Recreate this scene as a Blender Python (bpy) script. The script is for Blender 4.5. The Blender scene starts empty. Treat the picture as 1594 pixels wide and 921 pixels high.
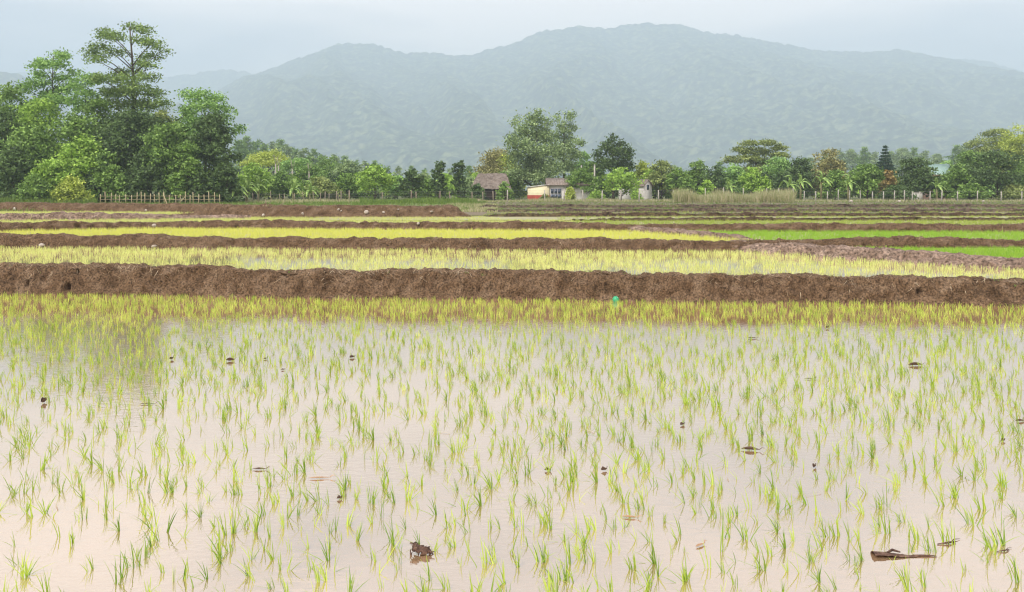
import bpy, math, random
import numpy as np
from mathutils import Vector

# ------------------------------------------------------------------ camera, sky, sun, exposure
S = bpy.context.scene
COL = S.collection
CAM_H, FPX, HOR, W0, H0 = 2.5, 1400.0, 296.0, 1594.0, 921.0
cam_d = bpy.data.cameras.new('camera')
cam = bpy.data.objects.new('camera', cam_d)
COL.objects.link(cam)
cam_d.sensor_width = 36.0
cam_d.lens = 36.0 * FPX / W0
cam_d.shift_y = -(H0 / 2 - HOR) / W0
cam_d.clip_start = 0.1
cam_d.clip_end = 30000
cam.location = (0, 0, CAM_H)
cam.rotation_euler = (math.radians(90), 0, 0)
S.camera = cam

SUN_EL, SUN_AZ = math.radians(52), math.radians(215)      # azimuth clockwise from +Y
world = bpy.data.worlds.new('World')
S.world = world
world.use_nodes = True
wn, wl = world.node_tree.nodes, world.node_tree.links
wn.clear()
out = wn.new('ShaderNodeOutputWorld')
bg = wn.new('ShaderNodeBackground')
bg.inputs['Strength'].default_value = 0.1
sky = wn.new('ShaderNodeTexSky')
sky.sky_type = 'NISHITA'
sky.sun_disc = False
sky.sun_elevation = SUN_EL
sky.sun_rotation = SUN_AZ
sky.dust_density = 3.0
tc = wn.new('ShaderNodeTexCoord')
mp = wn.new('ShaderNodeMapping')
mp.inputs['Scale'].default_value = (1.0, 1.0, 4.0)
mp.inputs['Location'].default_value = (3.1, 0.4, 1.7)
nz = wn.new('ShaderNodeTexNoise')
nz.inputs['Scale'].default_value = 1.7
nz.inputs['Detail'].default_value = 6
nz.inputs['Roughness'].default_value = 0.5
nz.inputs['Distortion'].default_value = 0.4
rp = wn.new('ShaderNodeValToRGB')
rp.color_ramp.elements[0].position = 0.38
rp.color_ramp.elements[0].color = (3.2, 3.25, 3.6, 1)
rp.color_ramp.elements[1].position = 0.62
rp.color_ramp.elements[1].color = (8.4, 7.3, 6.6, 1)
mx = wn.new('ShaderNodeMix')
mx.data_type = 'RGBA'
mx.inputs['Factor'].default_value = 0.9
wl.new(tc.outputs['Generated'], mp.inputs['Vector'])
wl.new(mp.outputs['Vector'], nz.inputs['Vector'])
wl.new(nz.outputs['Fac'], rp.inputs['Fac'])
wl.new(sky.outputs['Color'], mx.inputs['A'])
wl.new(rp.outputs['Color'], mx.inputs['B'])
wl.new(mx.outputs['Result'], bg.inputs['Color'])
wl.new(bg.outputs['Background'], out.inputs['Surface'])

sun_d = bpy.data.lights.new('sun', 'SUN')
sun_d.energy = 1.5
sun_d.angle = math.radians(14)
sun_d.color = (1.0, 0.95, 0.88)
sun = bpy.data.objects.new('sun', sun_d)
COL.objects.link(sun)
sdir = Vector((math.sin(SUN_AZ) * math.cos(SUN_EL), math.cos(SUN_AZ) * math.cos(SUN_EL), math.sin(SUN_EL)))
sun.rotation_euler = sdir.to_track_quat('Z', 'Y').to_euler()

S.view_settings.view_transform = 'Standard'
S.view_settings.look = 'None'
S.view_settings.gamma = 1.0
S.view_settings.exposure = 1.18
S.view_settings.use_curve_mapping = False
S.render.engine = 'CYCLES'
S.cycles.max_bounces = 8
S.cycles.diffuse_bounces = 3
S.cycles.glossy_bounces = 3
S.cycles.transmission_bounces = 3
S.cycles.volume_bounces = 2
S.cycles.use_denoising = True
S.cycles.filter_width = 1.2

# ------------------------------------------------------------------ helpers
RNG = np.random.default_rng(7)
random.seed(7)


def at(px, py, z=0.0):
    """pixel on a level surface of height z -> (x, y)"""
    d = (CAM_H - z) * FPX / (py - HOR)
    return (px - W0 / 2) / FPX * d, d


def xd(px, d):
    return (px - W0 / 2) / FPX * d


def zd(py, d):
    return CAM_H + (HOR - py) / FPX * d


def vnoise(p, seed=0):
    p = np.asarray(p, float)
    i = np.floor(p).astype(np.int64)
    f = p - i
    u = f * f * (3 - 2 * f)

    def hsh(a, b, c):
        n = (a * 374761393 + b * 668265263 + c * 1274126177 + seed * 974634777) & 0xFFFFFFFF
        n = ((n ^ (n >> 13)) * 1274126177) & 0xFFFFFFFF
        n = ((n ^ (n >> 16)) * 2246822519) & 0xFFFFFFFF
        return ((n ^ (n >> 15)) & 0xFFFF) / 32767.5 - 1.0
    r = 0
    for dx in (0, 1):
        wx = u[:, 0] if dx else 1 - u[:, 0]
        for dy in (0, 1):
            wy = u[:, 1] if dy else 1 - u[:, 1]
            for dz in (0, 1):
                wz = u[:, 2] if dz else 1 - u[:, 2]
                r = r + wx * wy * wz * hsh(i[:, 0] + dx, i[:, 1] + dy, i[:, 2] + dz)
    return r


def fbm(p, octv=4, gain=0.5, seed=0):
    p = np.asarray(p, float)
    a, r = 1.0, 0
    for o in range(octv):
        r = r + a * vnoise(p * (2 ** o) + 13.7 * o, seed + o)
        a *= gain
    return r


def mesh_np(name, v, faces, mat=None, attr=None, smooth=False):
    """v (N,3); faces: list of int arrays (M,k)"""
    me = bpy.data.meshes.new(name)
    v = np.ascontiguousarray(v, dtype=np.float32)
    if not isinstance(faces, (list, tuple)):
        faces = [faces]
    faces = [np.asarray(f, dtype=np.int32) for f in faces if len(f)]
    me.vertices.add(len(v))
    me.vertices.foreach_set('co', v.ravel())
    loops = np.concatenate([f.ravel() for f in faces])
    counts = np.concatenate([np.full(len(f), f.shape[1], np.int32) for f in faces])
    starts = np.concatenate([[0], np.cumsum(counts)[:-1]]).astype(np.int32)
    me.loops.add(len(loops))
    me.loops.foreach_set('vertex_index', loops)
    me.polygons.add(len(counts))
    me.polygons.foreach_set('loop_start', starts)
    me.polygons.foreach_set('loop_total', counts)
    if smooth:
        me.polygons.foreach_set('use_smooth', np.ones(len(counts), bool))
    if attr is not None:
        at_ = me.attributes.new('v', 'FLOAT', 'FACE')
        at_.data.foreach_set('value', np.asarray(attr, np.float32))
    me.update(calc_edges=True)
    if mat:
        me.materials.append(mat)
    return me


def link(name, data, parent=None, loc=None, rot=None, scale=None):
    o = bpy.data.objects.new(name, data)
    COL.objects.link(o)
    if parent:
        o.parent = parent
    if loc is not None:
        o.location = loc
    if rot is not None:
        o.rotation_euler = rot
    if scale is not None:
        o.scale = scale
    return o


def tag(o, label=None, cat=None, group=None, kind=None):
    if label:
        o['label'] = label
    if cat:
        o['category'] = cat
    if group:
        o['group'] = group
    if kind:
        o['kind'] = kind
    return o


class MB:
    """collects simple shapes for one mesh"""
    def __init__(self):
        self.v, self.f4, self.f3, self.n = [], [], [], 0

    def add(self, v, q=(), t=()):
        self.v.append(np.asarray(v, float))
        if len(q):
            self.f4.append(np.asarray(q) + self.n)
        if len(t):
            self.f3.append(np.asarray(t) + self.n)
        self.n += len(v)

    def box(self, a, b):
        (x0, y0, z0), (x1, y1, z1) = a, b
        v = [(x0, y0, z0), (x1, y0, z0), (x1, y1, z0), (x0, y1, z0), (x0, y0, z1), (x1, y0, z1), (x1, y1, z1), (x0, y1, z1)]
        self.add(v, [(0, 3, 2, 1), (4, 5, 6, 7), (0, 1, 5, 4), (1, 2, 6, 5), (2, 3, 7, 6), (3, 0, 4, 7)])
        return self

    def tube(self, pts, rad, n=6):
        pts = np.asarray(pts, float)
        m = len(pts)
        rad = np.broadcast_to(np.asarray(rad, float), (m,))
        t = np.gradient(pts, axis=0)
        t /= np.linalg.norm(t, axis=1)[:, None] + 1e-9
        ref = np.where(np.abs(t[:, 2:3]) > 0.9, np.array([[1., 0, 0]]), np.array([[0, 0, 1.]]))
        u = np.cross(t, ref)
        u /= np.linalg.norm(u, axis=1)[:, None] + 1e-9
        w = np.cross(t, u)
        a = np.linspace(0, 2 * np.pi, n, endpoint=False)
        v = pts[:, None] + rad[:, None, None] * (np.cos(a)[None, :, None] * u[:, None] + np.sin(a)[None, :, None] * w[:, None])
        i, j = np.meshgrid(np.arange(m - 1), np.arange(n), indexing='ij')
        j2 = (j + 1) % n
        q = np.stack([i * n + j, i * n + j2, (i + 1) * n + j2, (i + 1) * n + j], -1).reshape(-1, 4)
        v = v.reshape(-1, 3)
        self.add(np.vstack([v, pts[:1], pts[-1:]]), q,
                 [(m * n, (k + 1) % n, k) for k in range(n)] + [(m * n + 1, (m - 1) * n + k, (m - 1) * n + (k + 1) % n) for k in range(n)])
        return self

    def mesh(self, name, mat, smooth=False):
        fs = []
        if self.f4:
            fs.append(np.vstack(self.f4))
        if self.f3:
            fs.append(np.vstack(self.f3))
        return mesh_np(name, np.vstack(self.v), fs, mat, smooth=smooth)

    def build(self, name, mat, parent=None, loc=None, rot=None, smooth=False):
        return link(name, self.mesh(name, mat, smooth), parent, loc, rot)


# ------------------------------------------------------------------ materials
def new_mat(name):
    m = bpy.data.materials.new(name)
    m.use_nodes = True
    n, l = m.node_tree.nodes, m.node_tree.links
    return m, n, l, n['Principled BSDF']


def noise_mat(name, cols, scale=5.0, rough=0.9, bump=0.0, bump_scale=None, detail=6, stretch=(1, 1, 1), spec=0.3, pos=None):
    """colour ramp over object-space noise, with optional bump"""
    m, n, l, b = new_mat(name)
    t = n.new('ShaderNodeTexCoord')
    mp_ = n.new('ShaderNodeMapping')
    mp_.inputs['Scale'].default_value = stretch
    nz_ = n.new('ShaderNodeTexNoise')
    nz_.inputs['Scale'].default_value = scale
    nz_.inputs['Detail'].default_value = detail
    nz_.inputs['Roughness'].default_value = 0.62
    r = n.new('ShaderNodeValToRGB')
    e = r.color_ramp.elements
    while len(e) < len(cols):
        e.new(0.5)
    for i, c in enumerate(cols):
        e[i].position = pos[i] if pos else 0.3 + 0.4 * i / max(1, len(cols) - 1)
        e[i].color = (*c, 1)
    l.new(t.outputs['Object'], mp_.inputs['Vector'])
    l.new(mp_.outputs['Vector'], nz_.inputs['Vector'])
    l.new(nz_.outputs['Fac'], r.inputs['Fac'])
    l.new(r.outputs['Color'], b.inputs['Base Color'])
    b.inputs['Roughness'].default_value = rough
    b.inputs['Specular IOR Level'].default_value = spec
    if bump:
        n2 = n.new('ShaderNodeTexNoise')
        n2.inputs['Scale'].default_value = bump_scale or scale * 4
        n2.inputs['Detail'].default_value = 6
        l.new(mp_.outputs['Vector'], n2.inputs['Vector'])
        bp = n.new('ShaderNodeBump')
        bp.inputs['Strength'].default_value = 1.0
        bp.inputs['Distance'].default_value = bump
        l.new(n2.outputs['Fac'], bp.inputs['Height'])
        l.new(bp.outputs['Normal'], b.inputs['Normal'])
    return m


def leaf_mat(name, dark, light, transl=0.35, rough=0.6):
    """foliage: per-face tint between two greens, part of the light passes through"""
    m, n, l, b = new_mat(name)
    a = n.new('ShaderNodeAttribute')
    a.attribute_name = 'v'
    r = n.new('ShaderNodeValToRGB')
    r.color_ramp.elements[0].color = (*dark, 1)
    r.color_ramp.elements[1].color = (*light, 1)
    l.new(a.outputs['Fac'], r.inputs['Fac'])
    tr = n.new('ShaderNodeBsdfTranslucent')
    ms = n.new('ShaderNodeMixShader')
    ms.inputs['Fac'].default_value = transl
    l.new(r.outputs['Color'], b.inputs['Base Color'])
    l.new(r.outputs['Color'], tr.inputs['Color'])
    b.inputs['Roughness'].default_value = rough
    b.inputs['Specular IOR Level'].default_value = 0.3
    o = n['Material Output']
    l.new(b.outputs[0], ms.inputs[1])
    l.new(tr.outputs[0], ms.inputs[2])
    l.new(ms.outputs[0], o.inputs['Surface'])
    return m


def water_mat(name, mud_a, mud_b, ripple=0.004, rscale=14.0, base=0.30):
    """turbid paddy water: mud-coloured body under a reflecting, faintly rippled surface"""
    m, n, l, b = new_mat(name)
    t = n.new('ShaderNodeTexCoord')
    nz_ = n.new('ShaderNodeTexNoise')
    nz_.inputs['Scale'].default_value = 0.35
    nz_.inputs['Detail'].default_value = 5
    l.new(t.outputs['Object'], nz_.inputs['Vector'])
    r = n.new('ShaderNodeValToRGB')
    r.color_ramp.elements[0].position = 0.35
    r.color_ramp.elements[1].position = 0.68
    r.color_ramp.elements[0].color = (*mud_a, 1)
    r.color_ramp.elements[1].color = (*mud_b, 1)
    l.new(nz_.outputs['Fac'], r.inputs['Fac'])
    l.new(r.outputs['Color'], b.inputs['Base Color'])
    b.inputs['Roughness'].default_value = 0.5
    b.inputs['Specular IOR Level'].default_value = 0.0
    mp_ = n.new('ShaderNodeMapping')
    mp_.inputs['Scale'].default_value = (0.55, 1.0, 1.0)
    mp_.inputs['Rotation'].default_value = (0, 0, 0.2)
    l.new(t.outputs['Object'], mp_.inputs['Vector'])
    n2 = n.new('ShaderNodeTexNoise')
    n2.inputs['Scale'].default_value = rscale
    n2.inputs['Detail'].default_value = 3
    n2.inputs['Roughness'].default_value = 0.55
    l.new(mp_.outputs['Vector'], n2.inputs['Vector'])
    n3 = n.new('ShaderNodeTexNoise')
    n3.inputs['Scale'].default_value = 0.5
    n3.inputs['Detail'].default_value = 3
    l.new(mp_.outputs['Vector'], n3.inputs['Vector'])
    pw = n.new('ShaderNodeMath')
    pw.operation = 'MULTIPLY'
    l.new(n2.outputs['Fac'], pw.inputs[0])
    l.new(n3.outputs['Fac'], pw.inputs[1])
    bp = n.new('ShaderNodeBump')
    bp.inputs['Strength'].default_value = 1.0
    bp.inputs['Distance'].default_value = ripple
    l.new(pw.outputs[0], bp.inputs['Height'])
    g = n.new('ShaderNodeBsdfGlossy')
    g.inputs['Roughness'].default_value = 0.03
    g.inputs['Color'].default_value = (1.0, 0.925, 0.85, 1)
    l.new(bp.outputs['Normal'], g.inputs['Normal'])
    lw = n.new('ShaderNodeLayerWeight')
    lw.inputs['Blend'].default_value = 0.5
    l.new(bp.outputs['Normal'], lw.inputs['Normal'])
    p5 = n.new('ShaderNodeMath')
    p5.operation = 'POWER'
    p5.inputs[1].default_value = 4.0
    l.new(lw.outputs['Facing'], p5.inputs[0])
    mr = n.new('ShaderNodeMapRange')
    mr.inputs['To Min'].default_value = base
    mr.inputs['To Max'].default_value = 0.92
    l.new(p5.outputs[0], mr.inputs['Value'])
    ms = n.new('ShaderNodeMixShader')
    l.new(mr.outputs['Result'], ms.inputs['Fac'])
    l.new(b.outputs[0], ms.inputs[1])
    l.new(g.outputs[0], ms.inputs[2])
    l.new(ms.outputs[0], n['Material Output'].inputs['Surface'])
    return m


def plain(name, col, rough=0.7, spec=0.3, var=0.12, scale=8.0):
    c0 = tuple(max(0, x * (1 - var)) for x in col)
    c1 = tuple(min(1, x * (1 + var)) for x in col)
    return noise_mat(name, [c0, c1], scale=scale, rough=rough, spec=spec)


def soil_mat(name, dark, mid, pale, scale=3.0, fine=16.0, bump=0.03):
    """crumbly earth: broad tone changes, small clods and pits"""
    m = noise_mat(name, [dark, mid, pale], scale=scale, rough=0.96, bump=bump, bump_scale=fine * 1.4, pos=[0.28, 0.5, 0.76], spec=0.15)
    n, l = m.node_tree.nodes, m.node_tree.links
    b = n['Principled BSDF']
    src = b.inputs['Base Color'].links[0].from_socket
    t = n.new('ShaderNodeTexCoord')
    f = n.new('ShaderNodeTexNoise')
    f.inputs['Scale'].default_value = fine
    f.inputs['Detail'].default_value = 4
    f.inputs['Roughness'].default_value = 0.6
    l.new(t.outputs['Object'], f.inputs['Vector'])
    r = n.new('ShaderNodeMapRange')
    r.inputs['From Min'].default_value = 0.32
    r.inputs['From Max'].default_value = 0.68
    r.inputs['To Min'].default_value = 0.25
    r.inputs['To Max'].default_value = 1.8
    l.new(f.outputs['Fac'], r.inputs['Value'])
    x = n.new('ShaderNodeMix')
    x.data_type = 'RGBA'
    x.blend_type = 'MULTIPLY'
    x.inputs['Factor'].default_value = 1.0
    l.new(src, x.inputs['A'])
    l.new(r.outputs['Result'], x.inputs['B'])
    l.new(x.outputs['Result'], b.inputs['Base Color'])
    return m


M = {}
M['soil'] = soil_mat('bund_soil', (0.062, 0.038, 0.021), (0.122, 0.077, 0.045), (0.2, 0.14, 0.092), 2.2, 23)
M['soil_pale'] = soil_mat('dry_bund_soil', (0.12, 0.08, 0.058), (0.2, 0.142, 0.108), (0.29, 0.22, 0.175), 2.0, 11)
M['soil_far'] = soil_mat('far_bund_soil', (0.035, 0.024, 0.015), (0.075, 0.05, 0.032), (0.12, 0.115, 0.045), 1.3, 6)
M['soil_right'] = soil_mat('right_bund_soil', (0.045, 0.032, 0.023), (0.095, 0.07, 0.052), (0.13, 0.13, 0.05), 1.0, 5)
M['ground'] = noise_mat('meadow_ground', [(0.06, 0.1, 0.025), (0.11, 0.13, 0.045), (0.17, 0.14, 0.08)], scale=0.12, rough=1.0, detail=8)
M['bank'] = noise_mat('grassy_bank', [(0.1, 0.15, 0.04), (0.16, 0.2, 0.06), (0.22, 0.18, 0.11)], scale=0.35, rough=1.0, detail=8)
M['water'] = water_mat('muddy_water', (0.36, 0.225, 0.115), (0.47, 0.31, 0.185), base=0.58)
M['water2'] = water_mat('muddy_water_upper', (0.4, 0.34, 0.2), (0.5, 0.42, 0.28), ripple=0.003, base=0.4)
M['mud'] = noise_mat('wet_field_mud', [(0.3, 0.27, 0.1), (0.42, 0.36, 0.17)], scale=0.8, rough=0.35, spec=0.6)
M['fallow'] = noise_mat('fallow_field', [(0.1, 0.11, 0.04), (0.17, 0.14, 0.09), (0.22, 0.17, 0.125)], scale=0.35, rough=0.95, stretch=(0.5, 1.4, 1))
M['bark'] = noise_mat('bark', [(0.05, 0.038, 0.028), (0.12, 0.095, 0.07)], scale=6, rough=0.95, stretch=(1, 1, 0.2))
M['bark_pale'] = noise_mat('pale_bark', [(0.25, 0.22, 0.18), (0.42, 0.38, 0.32)], scale=4, rough=0.9, stretch=(1, 1, 0.2))
M['post'] = noise_mat('weathered_wood', [(0.2, 0.16, 0.11), (0.4, 0.34, 0.26)], scale=7, rough=0.95, stretch=(1, 1, 0.15))
M['bamboo'] = noise_mat('dry_bamboo', [(0.3, 0.25, 0.14), (0.5, 0.43, 0.28)], scale=5, rough=0.8, stretch=(1, 1, 0.2))
M['concrete'] = noise_mat('post_concrete', [(0.34, 0.32, 0.28), (0.5, 0.47, 0.42)], scale=5, rough=0.9)
M['wire'] = plain('fence_wire', (0.2, 0.19, 0.18), 0.6)
M['straw'] = leaf_mat('dry_straw', (0.2, 0.14, 0.08), (0.62, 0.5, 0.34), 0.15)
M['straw_pale'] = leaf_mat('floating_straw', (0.4, 0.3, 0.17), (0.65, 0.56, 0.42), 0.1)
M['reed'] = leaf_mat('dry_reed_grass', (0.24, 0.3, 0.09), (0.62, 0.55, 0.36), 0.3)
M['grass'] = leaf_mat('meadow_grass', (0.08, 0.15, 0.025), (0.24, 0.34, 0.07), 0.35)
M['rice'] = leaf_mat('rice_leaf', (0.14, 0.27, 0.022), (0.62, 0.75, 0.11), 0.4, 0.5)
M['rice_yellow'] = leaf_mat('rice_leaf_yellow', (0.57, 0.62, 0.07), (0.86, 0.87, 0.26), 0.4, 0.5)
M['rice_belt'] = leaf_mat('rice_leaf_belt', (0.28, 0.4, 0.045), (0.72, 0.8, 0.17), 0.4, 0.5)
M['rice_far'] = leaf_mat('rice_leaf_far', (0.22, 0.33, 0.04), (0.52, 0.6, 0.14), 0.4, 0.5)
M['rice_green'] = leaf_mat('rice_leaf_green', (0.19, 0.41, 0.03), (0.44, 0.65, 0.085), 0.4, 0.5)
M['rice_mid'] = leaf_mat('rice_leaf_pale', (0.47, 0.55, 0.12), (0.8, 0.83, 0.33), 0.4, 0.5)
GREENS = {
    'dark': ((0.018, 0.04, 0.012), (0.105, 0.165, 0.05)),
    'mid': ((0.04, 0.09, 0.016), (0.2, 0.31, 0.07)),
    'bright': ((0.08, 0.16, 0.02), (0.32, 0.47, 0.085)),
    'yellow': ((0.14, 0.19, 0.025), (0.42, 0.5, 0.1)),
    'olive': ((0.06, 0.095, 0.022), (0.27, 0.32, 0.1)),
    'moss': ((0.045, 0.09, 0.02), (0.22, 0.31, 0.085)),
    'fresh': ((0.06, 0.14, 0.03), (0.27, 0.42, 0.12)),
    'grey': ((0.045, 0.09, 0.028), (0.3, 0.39, 0.17)),
    'brown': ((0.09, 0.1, 0.028), (0.32, 0.3, 0.12)),
    'rust': ((0.12, 0.1, 0.03), (0.3, 0.22, 0.08)),
    'pine': ((0.012, 0.03, 0.018), (0.05, 0.1, 0.055)),
    'banana': ((0.06, 0.13, 0.03), (0.24, 0.34, 0.09)),
}
for k, (a_, b_) in GREENS.items():
    M['leaf_' + k] = leaf_mat('leaf_' + k, a_, tuple(min(0.85, c_ * 1.75) for c_ in b_), 0.22)

# ------------------------------------------------------------------ ground, mountains
GY = [(-80, -0.6), (22, -0.6), (30, 0.0), (40, 0.3), (56, 0.55), (75, 0.75), (100, 0.8), (106, 1.1), (200, 1.1), (9000, 1.1)]


def ground_z(x, y):
    x, y = np.asarray(x, float), np.asarray(y, float)
    z = np.interp(y, [a for a, _ in GY], [b for _, b in GY])
    z = z + 10.0 * np.exp(-(((x + 120) / 75) ** 2 + ((y - 430) / 120) ** 2))
    z = z + 6.0 * np.exp(-(((x - 200) / 110) ** 2 + ((y - 470) / 120) ** 2))
    return z


gx = np.unique(np.concatenate([np.linspace(-6000, -300, 24), np.linspace(-300, 300, 61), np.linspace(300, 6000, 24)]))
gy = np.unique(np.concatenate([np.linspace(-80, 130, 43), np.linspace(130, 700, 58), np.linspace(700, 6800, 30)]))
X, Y = np.meshgrid(gx, gy, indexing='ij')
Z = ground_z(X, Y)
n1, n2 = X.shape


def grid_faces(a, b):
    i, j = np.meshgrid(np.arange(a - 1), np.arange(b - 1), indexing='ij')
    return np.stack([i * b + j, (i + 1) * b + j, (i + 1) * b + j + 1, i * b + j + 1], -1).reshape(-1, 4)


g = link('ground', mesh_np('ground', np.stack([X, Y, Z], -1).reshape(-1, 3), grid_faces(n1, n2), M['ground'], smooth=True))
tag(g, 'green and tan meadow ground under the trees beyond the fields', kind='structure')

m_mtn = noise_mat('forest_slope', [(0.004, 0.012, 0.008), (0.05, 0.078, 0.035), (0.22, 0.24, 0.11)], scale=0.035, rough=1.0, detail=5, spec=0.0, pos=[0.36, 0.5, 0.64])


def mountain(name, prof, yr, y0, y1, step, seed, label, xpad=0, canopy=7.0, spur=70):
    """a forested ridge: prof = skyline (px, py) at distance yr; slope runs from y0 up to yr and down to y1"""
    px = np.array([p[0] for p in prof], float)
    xs_ = xd(px, yr)
    zs_ = np.array([zd(p[1], yr) for p in prof])
    xs = np.arange(xs_[0], xs_[-1] + step, step)
    ys = np.arange(y0, y1, step)
    X, Y = np.meshgrid(xs, ys, indexing='ij')
    P2 = np.stack([X.ravel() / 900, Y.ravel() / 900, np.zeros(X.size)], -1)
    warp = 160 * fbm(P2, 3, seed=seed).reshape(X.shape)
    t = np.where(Y < yr, (Y - y0) / (yr - y0), 1 - 0.8 * (Y - yr) / (y1 - yr))
    t = np.clip(t, 0, 1)
    zr = np.interp(X + warp * 1.2 * (1 - t), xs_, zs_)
    h = zr * (0.62 * t + 0.38 * t ** 2.4)
    Pn = np.stack([(X.ravel() + 0.25 * Y.ravel()) / 420, Y.ravel() / 1500, np.zeros(X.size)], -1)
    sp = 1 - np.abs(fbm(Pn, 4, 0.5, seed + 5)).reshape(X.shape) * 1.6
    h += spur * sp * np.clip(t * (1 - t) * 4, 0, 1) * 0.9
    # canopies: jittered cell domes
    cell = canopy * 2
    best = np.full(X.shape, 9.0)
    ci, cj = np.floor(X / cell).astype(np.int64), np.floor(Y / cell).astype(np.int64)
    rad = np.zeros(X.shape)
    for a in (-1, 0, 1):
        for b in (-1, 0, 1):
            ii, jj = ci + a, cj + b
            n = ((ii * 73856093) ^ (jj * 19349663)) & 0xFFFFFF
            jx = ((n * 1103515245 + 12345) >> 8 & 0xFFFF) / 65535.0
            jy = ((n * 22695477 + 1) >> 8 & 0xFFFF) / 65535.0
            s = 0.6 + 0.8 * (((n * 69069 + 5) >> 7 & 0xFFFF) / 65535.0)
            d = np.hypot(X / cell - ii - jx, Y / cell - jj - jy) / s
            m = d < best
            best = np.where(m, d, best)
            rad = np.where(m, s, rad)
    h += 1.6 * canopy * rad * np.sqrt(np.clip(1 - best ** 2, 0, 1)) * np.where(t > 0.03, 1, 0)
    V = np.stack([X, Y, h + 0.6], -1).reshape(-1, 3)
    o = link(name, mesh_np(name, V, grid_faces(*X.shape), m_mtn, smooth=False))
    tag(o, label, kind='structure')
    return o


SKYLINE = [(60, 296), (160, 245), (240, 200), (300, 168), (335, 150), (380, 128), (430, 109), (470, 94), (500, 85), (525, 74), (555, 72), (590, 76), (625, 87),
           (680, 89), (735, 92), (765, 81), (800, 73), (850, 52), (900, 47), (950, 48), (1010, 41), (1060, 45), (1100, 56), (1150, 61), (1200, 71),
           (1280, 85), (1350, 87), (1400, 83), (1450, 93), (1500, 101), (1550, 120), (1594, 132), (1700, 170), (1850, 230), (2000, 290)]
mountain('mountain', SKYLINE, 5000, 2300, 5500, 12.5, 3, 'long forested mountain fading blue in the haze', canopy=13, spur=120)
mountain('far_mountain', [(900, 250), (1150, 180), (1300, 140), (1420, 108), (1480, 97), (1530, 98), (1600, 118), (1750, 150), (2000, 240)], 6100, 4800, 6500, 26, 9,
         'very pale far ridge behind the low shoulder of the mountain', canopy=14, spur=60)
mountain('far_mountain', [(-250, 200), (0, 122), (40, 116), (120, 122), (220, 130), (290, 120), (345, 112), (390, 118), (480, 150), (700, 250)], 6100, 4800, 6500, 26, 15,
         'very pale far ridge behind the tall trees', canopy=14, spur=60)
mountain('near_ridge', [(-700, 140), (-300, 100), (-60, 112), (0, 117), (30, 121), (60, 140), (120, 190), (240, 290)], 3600, 1700, 4200, 16, 21,
         'green forested ridge showing beyond the edge of the tall tree clump', spur=40, canopy=10)
mb = MB()
mast_x, mast_z = xd(536, 4990), zd(75, 4990)
for sx, sy in ((-1, -1), (1, -1), (1, 1), (-1, 1)):
    mb.tube([(sx * 2.2, sy * 2.2, 0), (sx * 0.6, sy * 0.6, 26)], 0.45, 4)
for zz in (5, 10, 15, 20, 25):
    r = 2.2 - 1.6 * zz / 26
    mb.tube([(-r, -r, zz), (r, -r, zz), (r, r, zz), (-r, r, zz), (-r, -r, zz)], 0.25, 4)
mb.tube([(0, 0, 25), (0, 0, 31)], 0.3, 4)
mb.box((-2.2, -0.6, 24.5), (2.2, 0.6, 27.5))
tag(mb.build('radio_mast', plain('mast_steel', (0.35, 0.33, 0.32)), None, (mast_x, 4990, mast_z - 6)),
    'tiny lattice radio mast on the mountain skyline', 'mast')

# ------------------------------------------------------------------ paddies and earth bunds
NB = 0


def resample(pts, step):
    pts = np.asarray(pts, float)
    seg = np.hypot(np.diff(pts[:, 0]), np.diff(pts[:, 1]))
    s = np.concatenate([[0], np.cumsum(seg)])
    t = np.linspace(0, s[-1], max(3, int(s[-1] / step)))
    out = np.stack([np.interp(t, s, pts[:, k]) for k in range(pts.shape[1])], -1)
    k = max(1, int(0.8 / step))
    if len(out) > 4 * k:                            # soften the corners
        ker = np.ones(2 * k + 1) / (2 * k + 1)
        for c in range(out.shape[1]):
            p = np.pad(out[:, c], k, mode='edge')
            out[:, c] = np.convolve(p, ker, 'valid')
    return out


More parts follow.
